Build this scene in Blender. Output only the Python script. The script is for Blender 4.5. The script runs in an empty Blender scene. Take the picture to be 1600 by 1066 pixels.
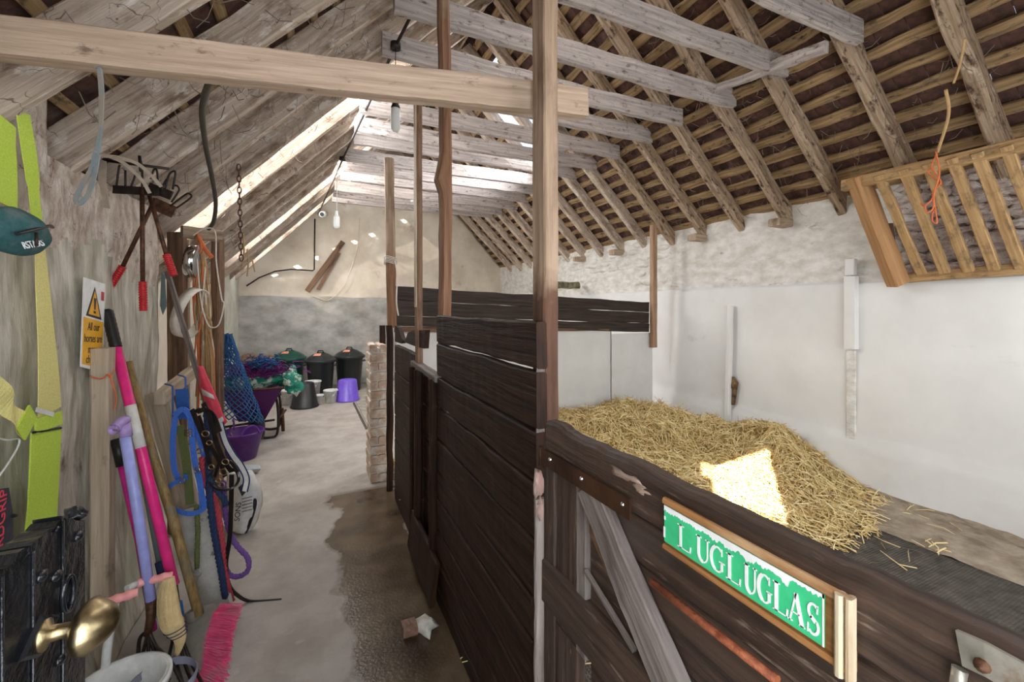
import bpy, bmesh, math, random
import numpy as np
from mathutils import Vector, Matrix, noise
SC = bpy.context.scene
COL = SC.collection
# ---------------------------------------------------------------- camera, world, sun, area lights, exposure
F = 670.0                      # focal length in pixels of the 1600 px frame
YAW = math.atan(310/670.0)     # the camera looks to the right of the passage
HZ = 480.0                     # horizon row
EYE = 1.5
cam = bpy.data.cameras.new('camera'); co = bpy.data.objects.new('camera', cam); COL.objects.link(co)
co.location = (0, 0, EYE); co.rotation_euler = (math.pi/2, 0, -YAW)
cam.sensor_width = 36; cam.lens = F/1600*36; cam.shift_y = -(533-HZ)/1600; cam.clip_start = 0.02
SC.camera = co
W = bpy.data.worlds.new('sky'); SC.world = W; W.use_nodes = True
wn = W.node_tree; wn.nodes.clear()
bg = wn.nodes.new('ShaderNodeBackground'); wo = wn.nodes.new('ShaderNodeOutputWorld')
bg.inputs[0].default_value = (0.72, 0.84, 1.0, 1); bg.inputs[1].default_value = 2.2
wn.links.new(bg.outputs[0], wo.inputs[0])
SUN = Vector((0.75, 0.66, -0.52)).normalized()
def lamp(name, kind, loc, direction, energy, color=(1, 1, 1), **kw):
    l = bpy.data.lights.new(name, kind); l.energy = energy; l.color = color
    for k, v in kw.items(): setattr(l, k, v)
    o = bpy.data.objects.new(name, l); COL.objects.link(o); o.location = loc
    o.rotation_euler = Vector(direction).to_track_quat('-Z', 'Y').to_euler()
    return o
lamp('sun', 'SUN', (-3, -3, 8), SUN, 30.0, (1.0, 0.93, 0.82), angle=0.009)
# daylight through the doorway behind the camera and the roof lights, plus added fill lamps
lamp('daylight_doorway', 'AREA', (0.05, -0.25, 1.35), (0, 1, -0.05), 19, (0.92, 0.96, 1.0), shape='RECTANGLE', size=0.8, size_y=1.9)
lamp('stall_fill', 'AREA', (2.4, -0.06, 1.45), (0, 1, 0.0), 52, (0.93, 0.97, 1.0), shape='RECTANGLE', size=2.8, size_y=1.4)  # added fill for the stall; the front wall has no window here
lamp('roof_light_and_fill', 'AREA', (0.15, 4.4, 2.95), (0.9, 0, -0.45), 36, (0.93, 0.97, 1.0), shape='RECTANGLE', size=0.9, size_y=1.5)
lamp('roof_light_and_fill', 'AREA', (0.05, 6.3, 2.95), (0.9, 0.15, -0.4), 58, (1.0, 0.96, 0.9), shape='RECTANGLE', size=0.9, size_y=1.5)
lamp('roof_light_and_fill', 'AREA', (2.45, 5.2, 3.85), (-0.69, 0, -0.72), 60, (0.95, 0.97, 1.0), shape='RECTANGLE', size=0.8, size_y=0.9)
lamp('roof_light_and_fill', 'AREA', (1.55, 2.2, 4.45), (0.1, 0.1, -1), 70, (1.0, 0.97, 0.93), shape='RECTANGLE', size=1.2, size_y=3.0)  # added fill under the ridge, where neither slope has a roof light
SC.view_settings.view_transform = 'Standard'; SC.view_settings.look = 'None'
SC.view_settings.exposure = 0.08; SC.view_settings.gamma = 1.0; SC.view_settings.use_curve_mapping = False
# ---------------------------------------------------------------- places read off the photograph
CA, SA = math.cos(YAW), math.sin(YAW)
def ray(px, py):
    u = (px-800)/F
    return Vector((SA+CA*u, CA-SA*u, (HZ-py)/F))
O0 = Vector((0, 0, EYE))
def P(px, py, d): return O0+ray(px, py)*d
def onX(px, py, X): r = ray(px, py); return O0+r*(X/r.x)
def onY(px, py, Y): r = ray(px, py); return O0+r*(Y/r.y)
def onZ(px, py, z): r = ray(px, py); return O0+r*((z-EYE)/r.z)
# ---------------------------------------------------------------- materials
def rgb(h): return tuple(h)+(1,) if len(h) == 3 else h
def mk(name, c1, c2=None, scale=(6, 6, 6), rough=0.8, metal=0.0, bump=0.0, coord='Object', c3=None, s3=1.5, a3=(0.55, 0.7),
       detail=6, bscale=1.0, spec=0.4, pos=(0.35, 0.65), translucent=None, clear=None, dirt=None, cracks=None):
    m = bpy.data.materials.new(name); m.use_nodes = True; nt = m.node_tree; N = nt.nodes; L = nt.links
    b = N['Principled BSDF']; b.inputs['Roughness'].default_value = rough; b.inputs['Metallic'].default_value = metal
    b.inputs['Specular IOR Level'].default_value = spec
    c2 = c2 or c1
    tc = N.new('ShaderNodeTexCoord'); mp = N.new('ShaderNodeMapping'); mp.inputs['Scale'].default_value = scale
    L.new(tc.outputs[coord], mp.inputs[0])
    nz = N.new('ShaderNodeTexNoise'); nz.inputs['Scale'].default_value = 1.0; nz.inputs['Detail'].default_value = detail
    nz.inputs['Roughness'].default_value = 0.62
    L.new(mp.outputs[0], nz.inputs[0])
    r = N.new('ShaderNodeValToRGB'); r.color_ramp.elements[0].color = rgb(c1); r.color_ramp.elements[1].color = rgb(c2)
    r.color_ramp.elements[0].position = pos[0]; r.color_ramp.elements[1].position = pos[1]
    L.new(nz.outputs[0], r.inputs[0]); out = r.outputs[0]
    for (cc, ss, aa, off) in ([(c3, s3, a3, 0)] if c3 else [])+([dirt+(7.3,)] if dirt else []):
        mp3 = N.new('ShaderNodeMapping'); mp3.inputs['Scale'].default_value = (ss,)*3 if not isinstance(ss, tuple) else ss
        mp3.inputs['Location'].default_value = (off, off, off)
        L.new(tc.outputs[coord], mp3.inputs[0])
        n3 = N.new('ShaderNodeTexNoise'); n3.inputs['Scale'].default_value = 1.0; n3.inputs['Detail'].default_value = 8; n3.inputs['Roughness'].default_value = 0.65
        L.new(mp3.outputs[0], n3.inputs[0])
        mr = N.new('ShaderNodeMapRange'); mr.inputs[1].default_value = aa[0]; mr.inputs[2].default_value = aa[1]
        L.new(n3.outputs[0], mr.inputs[0])
        mx = N.new('ShaderNodeMix'); mx.data_type = 'RGBA'
        L.new(mr.outputs[0], mx.inputs[0]); L.new(out, mx.inputs[6]); mx.inputs[7].default_value = rgb(cc); out = mx.outputs[2]
    if cracks:      # thin wandering dark cracks: (scale, width, colour)
        dn = N.new('ShaderNodeTexNoise'); dn.inputs['Scale'].default_value = cracks[0]*.8; dn.inputs['Detail'].default_value = 4; L.new(tc.outputs['Object'], dn.inputs[0])
        va = N.new('ShaderNodeVectorMath'); va.operation = 'MULTIPLY_ADD'; L.new(dn.outputs[1], va.inputs[0]); va.inputs[1].default_value = (.35, .35, .35); L.new(tc.outputs['Object'], va.inputs[2])
        vo = N.new('ShaderNodeTexVoronoi'); vo.feature = 'DISTANCE_TO_EDGE'; vo.inputs['Scale'].default_value = cracks[0]; L.new(va.outputs[0], vo.inputs[0])
        n4 = N.new('ShaderNodeTexNoise'); n4.inputs['Scale'].default_value = cracks[0]*1.7; L.new(tc.outputs['Object'], n4.inputs[0])
        th = N.new('ShaderNodeMath'); th.operation = 'MULTIPLY_ADD'; th.inputs[1].default_value = cracks[1]*8; th.inputs[2].default_value = -cracks[1]*3.9; L.new(n4.outputs[0], th.inputs[0])
        lt = N.new('ShaderNodeMath'); lt.operation = 'LESS_THAN'; L.new(vo.outputs[0], lt.inputs[0]); L.new(th.outputs[0], lt.inputs[1])
        mc = N.new('ShaderNodeMath'); mc.operation = 'MULTIPLY'; mc.inputs[1].default_value = .7; L.new(lt.outputs[0], mc.inputs[0])
        mx = N.new('ShaderNodeMix'); mx.data_type = 'RGBA'; L.new(mc.outputs[0], mx.inputs[0]); L.new(out, mx.inputs[6]); mx.inputs[7].default_value = rgb(cracks[2]); out = mx.outputs[2]
    L.new(out, b.inputs['Base Color'])
    if bump:
        bp = N.new('ShaderNodeBump'); bp.inputs['Strength'].default_value = bump; bp.inputs['Distance'].default_value = 0.01*bscale
        L.new(nz.outputs[0], bp.inputs['Height']); L.new(bp.outputs[0], b.inputs['Normal'])
    if translucent:
        t = N.new('ShaderNodeBsdfTranslucent'); t.inputs[0].default_value = rgb(translucent[0]); ms = N.new('ShaderNodeMixShader'); ms.inputs[0].default_value = translucent[1]
        o = N['Material Output']; L.new(b.outputs[0], ms.inputs[1]); L.new(t.outputs[0], ms.inputs[2]); last = ms.outputs[0]
        if clear:
            tr = N.new('ShaderNodeBsdfTransparent'); m2 = N.new('ShaderNodeMixShader'); m2.inputs[0].default_value = clear
            L.new(last, m2.inputs[1]); L.new(tr.outputs[0], m2.inputs[2]); last = m2.outputs[0]
        L.new(last, o.inputs[0])
    return m
def wood(name, a, b, c=None, rough=0.75, bump=0.5, s=1.0, a3=(0.5, 0.68), s3=(2.5, 9, 1), spec=0.35, dirt=None, cracks=None):
    return mk(name, a, b, scale=(2.2*s, 42*s, 1), rough=rough, bump=bump, coord='UV', c3=c, s3=s3, a3=a3, detail=7, spec=spec, pos=(0.3, 0.7), dirt=dirt, cracks=cracks)
M = {}
M['rafter'] = wood('whitewashed_rafter_wood', (0.36, 0.27, 0.20), (0.66, 0.55, 0.45), (0.19, 0.12, 0.075), s=.8, cracks=(7, .013, (0.10, 0.06, 0.04)), a3=(0.50, 0.68), s3=(4, 10, 1), bump=1.0, dirt=((0.74, 0.68, 0.60), (7, 16, 1), (0.56, 0.66)))
M['rafter_brown'] = wood('brown_rafter_wood', (0.17, 0.105, 0.06), (0.58, 0.44, 0.31), (0.065, 0.036, 0.02), a3=(0.53, 0.64), s3=(9, 18, 1), bump=1.0, dirt=((0.66, 0.56, 0.45), (6, 14, 1), (0.6, 0.7)))
M['collar'] = wood('grey_collar_wood', (0.27, 0.23, 0.215), (0.58, 0.515, 0.48), cracks=(9, .011, (0.10, 0.07, 0.055)), c=(0.12, 0.08, 0.06), a3=(0.56, 0.68), s3=(9, 20, 1), bump=1.0)
M['batten'] = wood('batten_wood', (0.13, 0.075, 0.033), (0.46, 0.31, 0.16), (0.04, 0.024, 0.014), a3=(0.55, 0.68), s3=(9, 20, 1), bump=1.0)
M['tie'] = wood('tan_beam_wood', (0.34, 0.235, 0.16), (0.58, 0.43, 0.32), (0.20, 0.13, 0.085), a3=(0.60, 0.70), s3=(14, 26, 1), s=1.3)
M['post'] = wood('brown_post_wood', (0.10, 0.055, 0.033), (0.30, 0.17, 0.10), (0.05, 0.028, 0.02), a3=(0.5, 0.7))
M['post_pale'] = wood('bleached_post_wood', (0.30, 0.21, 0.14), (0.56, 0.44, 0.33), (0.14, 0.085, 0.055), a3=(0.5, 0.7))
M['dark'] = wood('dark_creosoted_wood', (0.004, 0.002, 0.0015), (0.060, 0.026, 0.014), (0.018, 0.010, 0.008), rough=0.55, bump=1.0, a3=(0.5, 0.75), spec=0.16, dirt=((0.090, 0.050, 0.033), (6, 70, 1), (0.62, 0.70)))
M['dark_worn'] = wood('worn_dark_door_wood', (0.014, 0.008, 0.006), (0.115, 0.068, 0.046), (0.085, 0.062, 0.055), rough=0.5, bump=1.0, a3=(0.55, 0.72), spec=0.5, dirt=((0.24, 0.17, 0.13), (6, 50, 1), (0.62, 0.7)))
M['grey_wood'] = wood('grey_weathered_wood', (0.10, 0.075, 0.065), (0.31, 0.265, 0.235), (0.09, 0.055, 0.045), rough=0.7, bump=0.7)
M['varnish'] = wood('varnished_moulding_wood', (0.20, 0.07, 0.02), (0.52, 0.25, 0.09), (0.60, 0.38, 0.20), rough=0.35, s=1.6, a3=(0.55, 0.7), spec=0.5)
M['mould_pale'] = wood('bare_moulding_wood', (0.50, 0.38, 0.24), (0.72, 0.60, 0.42), (0.36, 0.23, 0.13), rough=0.6)
M['rack'] = wood('hay_rack_wood', (0.26, 0.145, 0.055), (0.54, 0.35, 0.17), (0.15, 0.10, 0.05), a3=(0.5, 0.68), s3=(10, 14, 1))
M['rack_post'] = wood('rack_end_wood', (0.30, 0.15, 0.06), (0.50, 0.28, 0.13), None, s=0.8)
M['plank_pale'] = wood('pale_plank_wood', (0.38, 0.29, 0.20), (0.62, 0.51, 0.38), (0.20, 0.13, 0.085), a3=(0.58, 0.7), s3=(5, 9, 1))
M['tile'] = mk('clay_tile', (0.030, 0.015, 0.011), (0.13, 0.062, 0.045), (9, 9, 9), 0.9, bump=0.5, c3=(0.20, 0.13, 0.10), s3=3.5, a3=(0.55, 0.75))
M['plaster_left'] = mk('stained_lime_plaster', (0.34, 0.31, 0.24), (0.72, 0.67, 0.57), (16, 16, 4), 0.9, bump=0.7, bscale=2, c3=(0.20, 0.15, 0.11), s3=(8, 8, 5), a3=(0.63, 0.74), dirt=((0.42, 0.42, 0.29), (2.6, 2.6, 1.1), (0.52, 0.66)))
M['plaster_top'] = mk('flaking_top_plaster', (0.42, 0.32, 0.25), (0.76, 0.68, 0.59), (15, 15, 11), 0.9, bump=1.0, bscale=3, c3=(0.20, 0.125, 0.085), s3=7, a3=(0.60, 0.70), cracks=(9, .014, (0.15, 0.09, 0.06)))
M['cream'] = mk('cream_limewash', (0.66, 0.57, 0.46), (0.82, 0.75, 0.64), (2.2, 2.2, 2.2), 0.9, bump=0.3, bscale=2, c3=(0.38, 0.26, 0.17), s3=2.4, a3=(0.60, 0.75))
M['cement'] = mk('grey_cement_render', (0.30, 0.295, 0.275), (0.56, 0.55, 0.52), (2.6, 2.6, 4), 0.9, bump=0.6, bscale=2, c3=(0.40, 0.33, 0.22), s3=1.1, a3=(0.55, 0.75))
M['white'] = mk('white_painted_render', (0.72, 0.71, 0.69), (0.82, 0.815, 0.80), (1.2, 1.2, 1.2), 0.75, bump=0.25, bscale=1.5, c3=(0.60, 0.57, 0.53), s3=(2, 2, 3), a3=(0.66, 0.82))
M['white_rough'] = mk('whitewashed_stone', (0.62, 0.58, 0.52), (0.84, 0.82, 0.79), (7, 7, 13), 0.9, bump=0.9, bscale=3, c3=(0.38, 0.31, 0.25), s3=(4, 4, 9), a3=(0.62, 0.72))
M['panel'] = mk('white_panel', (0.73, 0.73, 0.72), (0.80, 0.80, 0.79), (3, 3, 3), 0.6, bump=0.05, c3=(0.6, 0.56, 0.5), s3=2.2, a3=(0.7, 0.85))
M['stone'] = mk('pinkish_whitewashed_stone', (0.48, 0.36, 0.32), (0.80, 0.72, 0.67), (14, 14, 30), 0.9, bump=1.0, bscale=3, c3=(0.20, 0.13, 0.10), s3=(10, 10, 22), a3=(0.62, 0.7), cracks=(16, .03, (0.12, 0.08, 0.06)))
M['mortar'] = mk('dark_mortar', (0.30, 0.21, 0.17), (0.58, 0.48, 0.42), (14, 14, 14), 0.95, bump=0.8, bscale=2)
M['brick'] = mk('old_brick', (0.42, 0.27, 0.18), (0.60, 0.46, 0.35), (11, 11, 11), 0.9, bump=0.6, c3=(0.70, 0.65, 0.58), s3=7, a3=(0.48, 0.62))
M['lime_mortar'] = mk('lime_mortar', (0.55, 0.50, 0.43), (0.74, 0.70, 0.62), (20, 20, 20), 0.95, bump=0.8)
M['black_paint'] = mk('black_gloss_paint', (0.006, 0.007, 0.009), (0.018, 0.020, 0.024), (14, 14, 14), 0.22, bump=0.5, spec=0.7)
M['brass'] = mk('brass', (0.34, 0.255, 0.13), (0.56, 0.45, 0.26), (30, 30, 30), 0.34, 1.0, bump=0.15)
M['rust'] = mk('rusty_iron', (0.04, 0.020, 0.013), (0.16, 0.07, 0.035), (30, 30, 30), 0.55, 0.5, bump=0.4)
M['strap_iron'] = mk('strap_iron', (0.040, 0.018, 0.009), (0.10, 0.046, 0.022), (14, 14, 14), 0.3, 0.4, bump=0.2)
M['rust_red'] = mk('red_rusty_rod', (0.20, 0.045, 0.015), (0.40, 0.12, 0.05), (60, 60, 60), 0.6, 0.1, bump=0.5)
M['iron'] = mk('dark_iron', (0.018, 0.013, 0.011), (0.055, 0.04, 0.034), (25, 25, 25), 0.5, 0.5, bump=0.3)
M['galv'] = mk('galvanised_steel', (0.42, 0.38, 0.31), (0.70, 0.67, 0.60), (18, 18, 18), 0.4, 0.7, bump=0.2, c3=(0.30, 0.16, 0.07), s3=16, a3=(0.55, 0.7))
M['steel'] = mk('polished_steel', (0.65, 0.65, 0.66), None, rough=0.15, metal=1.0)
def plain(name, c, rough=0.5, **k):
    M[name] = mk(name, c, tuple(min(1, x*1.25+0.004) for x in c[:3]), k.pop('scale', (25, 25, 25)), rough, **k); return M[name]
plain('hot_pink', (0.78, 0.03, 0.22), 0.3); plain('pink_grip', (0.80, 0.33, 0.32), 0.45); plain('red_grip', (0.40, 0.010, 0.014), 0.35)
plain('magenta', (0.50, 0.02, 0.22), 0.35); plain('lilac', (0.34, 0.36, 0.74), 0.3, c3=(0.16, 0.08, 0.07), s3=22, a3=(0.68, 0.70)); plain('mauve', (0.40, 0.27, 0.55), 0.3)
plain('grey_pipe', (0.15, 0.19, 0.19), 0.4); plain('black_plastic', (0.012, 0.012, 0.013), 0.35); plain('black_rubber', (0.009, 0.009, 0.009), 0.42)
plain('blue_web', (0.06, 0.17, 0.62), 0.6, bump=0.5, scale=(160, 160, 160)); plain('blue_wire', (0.03, 0.10, 0.34), 0.35); plain('navy', (0.015, 0.030, 0.085), 0.8, bump=0.5, scale=(180, 180, 180))
plain('red_rope', (0.40, 0.045, 0.065), 0.8, bump=0.5, scale=(180, 180, 180)); plain('purple_rope', (0.15, 0.065, 0.26), 0.8, bump=0.5, scale=(180, 180, 180))
plain('green_rope', (0.12, 0.14, 0.045), 0.85, bump=0.5, scale=(180, 180, 180)); plain('leather', (0.012, 0.009, 0.008), 0.35); plain('coral', (0.74, 0.06, 0.10), 0.5)
plain('reflective', (0.68, 0.66, 0.62), 0.4); plain('purple_tub', (0.09, 0.02, 0.20), 0.35, c3=(0.16, 0.05, 0.2), s3=8, a3=(0.5, 0.7)); plain('violet_tub', (0.15, 0.08, 0.52), 0.35)
plain('purple_barrow', (0.09, 0.015, 0.10), 0.4); plain('green_bin', (0.006, 0.065, 0.045), 0.35); plain('black_bin', (0.013, 0.017, 0.018), 0.33)
plain('white_plastic', (0.62, 0.62, 0.60), 0.4); plain('orange_label', (0.70, 0.30, 0.19), 0.6); plain('green_bag', (0.015, 0.24, 0.16), 0.35, bump=0.8, bscale=6, scale=(14, 14, 14), c3=(0.6, 0.66, 0.58), s3=11, a3=(0.53, 0.55))
plain('purple_twine', (0.13, 0.015, 0.13), 0.8); plain('orange_twine', (0.62, 0.16, 0.055), 0.8); plain('straw_twine', (0.42, 0.27, 0.13), 0.9); plain('net_blue', (0.012, 0.07, 0.20), 0.7)
plain('pink_bristle', (0.78, 0.12, 0.26), 0.6, c3=(0.56, 0.28, 0.30), s3=10, a3=(0.5, 0.7)); plain('corn_bristle', (0.62, 0.46, 0.23), 0.8); plain('dusty_grey', (0.20, 0.175, 0.145), 0.85, bump=0.3)
plain('hivis', (0.50, 0.66, 0.07), 0.6, bump=0.3, scale=(200, 200, 200), c3=(0.42, 0.50, 0.16), s3=12, a3=(0.6, 0.8)); plain('faded_yellow', (0.72, 0.64, 0.24), 0.7, bump=0.3, scale=(200, 200, 200))
plain('teal_cloth', (0.025, 0.095, 0.10), 0.7, bump=0.5, scale=(90, 90, 90), c3=(0.16, 0.18, 0.16), s3=9, a3=(0.55, 0.75)); plain('char_cloth', (0.045, 0.045, 0.055), 0.8, bump=0.4, scale=(150, 150, 150))
plain('sign_green', (0.05, 0.52, 0.22), 0.35); plain('sign_white', (0.84, 0.84, 0.82), 0.4); plain('sign_yellow', (0.85, 0.42, 0.03), 0.4); plain('ink', (0.03, 0.03, 0.035), 0.5); plain('sign_red', (0.50, 0.07, 0.09), 0.5)
plain('cord_white', (0.66, 0.60, 0.52), 0.7); plain('hose', (0.055, 0.048, 0.038), 0.5); plain('blue_strap', (0.17, 0.20, 0.21), 0.8, c3=(0.26, 0.22, 0.17), s3=12, a3=(0.45, 0.55)); plain('cotton_strap', (0.36, 0.30, 0.23), 0.85)
plain('cobweb', (0.20, 0.16, 0.12), 0.95); plain('ivory', (0.74, 0.67, 0.58), 0.5); plain('bag_white', (0.66, 0.65, 0.62), 0.45); plain('blue_cloth', (0.02, 0.12, 0.42), 0.6)
M['frost'] = mk('frosted_lamp_glass', (0.80, 0.82, 0.80), None, rough=0.15, translucent=((0.9, 0.9, 0.88), 0.5))
M['skylight'] = mk('translucent_roof_sheet', (0.80, 0.84, 0.86), (0.9, 0.92, 0.92), (9, 9, 9), 0.4, translucent=((0.95, 0.97, 1.0), 0.75), clear=0.22, c3=(0.5, 0.5, 0.46), s3=9, a3=(0.6, 0.8))
M['straw'] = mk('straw', (0.52, 0.31, 0.075), (1.0, 0.88, 0.52), (1, 0, 0), 0.7, coord='UV', detail=0, pos=(0.2, 0.8), spec=0.3)
M['straw_base'] = mk('straw_bed', (0.20, 0.115, 0.03), (0.62, 0.43, 0.16), (60, 60, 60), 0.9, bump=1.0, bscale=3)
# ribbed stable mat
def mat_ribbed():
    m = mk('ribbed_rubber_mat', (0.050, 0.042, 0.034), (0.115, 0.098, 0.078), (14, 14, 14), 0.8, bump=0.0, c3=(0.24, 0.18, 0.11), s3=6, a3=(0.64, 0.72))
    nt = m.node_tree; N = nt.nodes; L = nt.links
    tc = N.new('ShaderNodeTexCoord'); w1 = N.new('ShaderNodeTexWave'); w2 = N.new('ShaderNodeTexWave')
    for w, ax in ((w1, 'X'), (w2, 'Y')):
        w.bands_direction = ax; w.inputs['Scale'].default_value = 22; L.new(tc.outputs['Object'], w.inputs[0])
    mm = N.new('ShaderNodeMath'); mm.operation = 'MULTIPLY'; L.new(w1.outputs[1], mm.inputs[0]); L.new(w2.outputs[1], mm.inputs[1])
    bp = N.new('ShaderNodeBump'); bp.inputs['Strength'].default_value = 1.0; bp.inputs['Distance'].default_value = 0.006
    L.new(mm.outputs[0], bp.inputs['Height']); L.new(bp.outputs[0], N['Principled BSDF'].inputs['Normal']); return m
M['mat'] = mat_ribbed()
# concrete floor with the wet streak that runs along the partition
def mat_floor():
    m = mk('concrete_floor', (0.34, 0.30, 0.26), (0.45, 0.405, 0.36), (4, 4, 4), 0.8, bump=0.0, c3=(0.29, 0.245, 0.20), s3=2.2, a3=(0.52, 0.75), dirt=((0.50, 0.46, 0.41), (14, 14, 14), (0.58, 0.8)))
    nt = m.node_tree; N = nt.nodes; L = nt.links; b = N['Principled BSDF']
    tc = N.new('ShaderNodeTexCoord'); sep = N.new('ShaderNodeSeparateXYZ'); L.new(tc.outputs['Object'], sep.inputs[0])
    nz = N.new('ShaderNodeTexNoise'); nz.inputs['Scale'].default_value = 2.6; nz.inputs['Detail'].default_value = 5; L.new(tc.outputs['Object'], nz.inputs[0])
    def math_(op, a, bb):
        n = N.new('ShaderNodeMath'); n.operation = op
        for i, v in enumerate((a, bb)):
            if isinstance(v, (int, float)): n.inputs[i].default_value = v
            else: L.new(v, n.inputs[i])
        return n.outputs[0]
    # distance to the line x = 0.40 (passage side of the partition)
    dx = math_('ABSOLUTE', math_('SUBTRACT', sep.outputs[0], 0.40), 0)
    e = math_('ADD', math_('SUBTRACT', 0.27, dx), math_('MULTIPLY', math_('SUBTRACT', nz.outputs[0], 0.5), 0.5))
    ylim = math_('MULTIPLY', math_('SUBTRACT', 3.75, sep.outputs[1]), 0.45)
    e = math_('MINIMUM', e, ylim)
    k = N.new('ShaderNodeMapRange'); k.inputs[1].default_value = 0.0; k.inputs[2].default_value = 0.035; L.new(e, k.inputs[0])
    old = b.inputs['Base Color'].links[0].from_socket
    mx = N.new('ShaderNodeMix'); mx.data_type = 'RGBA'; L.new(k.outputs[0], mx.inputs[0]); L.new(old, mx.inputs[6])
    wc = N.new('ShaderNodeValToRGB'); wc.color_ramp.elements[0].color = (0.038, 0.021, 0.009, 1); wc.color_ramp.elements[1].color = (0.16, 0.11, 0.065, 1)
    wc.color_ramp.elements[0].position = 0.3; wc.color_ramp.elements[1].position = 0.7
    n2 = N.new('ShaderNodeTexNoise'); n2.inputs['Scale'].default_value = 4; n2.inputs['Detail'].default_value = 8; L.new(tc.outputs['Object'], n2.inputs[0]); L.new(n2.outputs[0], wc.inputs[0])
    L.new(wc.outputs[0], mx.inputs[7]); L.new(mx.outputs[2], b.inputs['Base Color'])
    rr = N.new('ShaderNodeMapRange'); rr.inputs[3].default_value = 0.8; rr.inputs[4].default_value = 0.22; L.new(k.outputs[0], rr.inputs[0]); L.new(rr.outputs[0], b.inputs['Roughness'])
    nf = N.new('ShaderNodeTexNoise'); nf.inputs['Scale'].default_value = 70; nf.inputs['Detail'].default_value = 6; L.new(tc.outputs['Object'], nf.inputs[0])
    bp = N.new('ShaderNodeBump'); bp.inputs['Strength'].default_value = 0.35; bp.inputs['Distance'].default_value = 0.004
    L.new(nf.outputs[0], bp.inputs['Height']); L.new(bp.outputs[0], b.inputs['Normal']); return m
M['floor'] = mat_floor()
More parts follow.
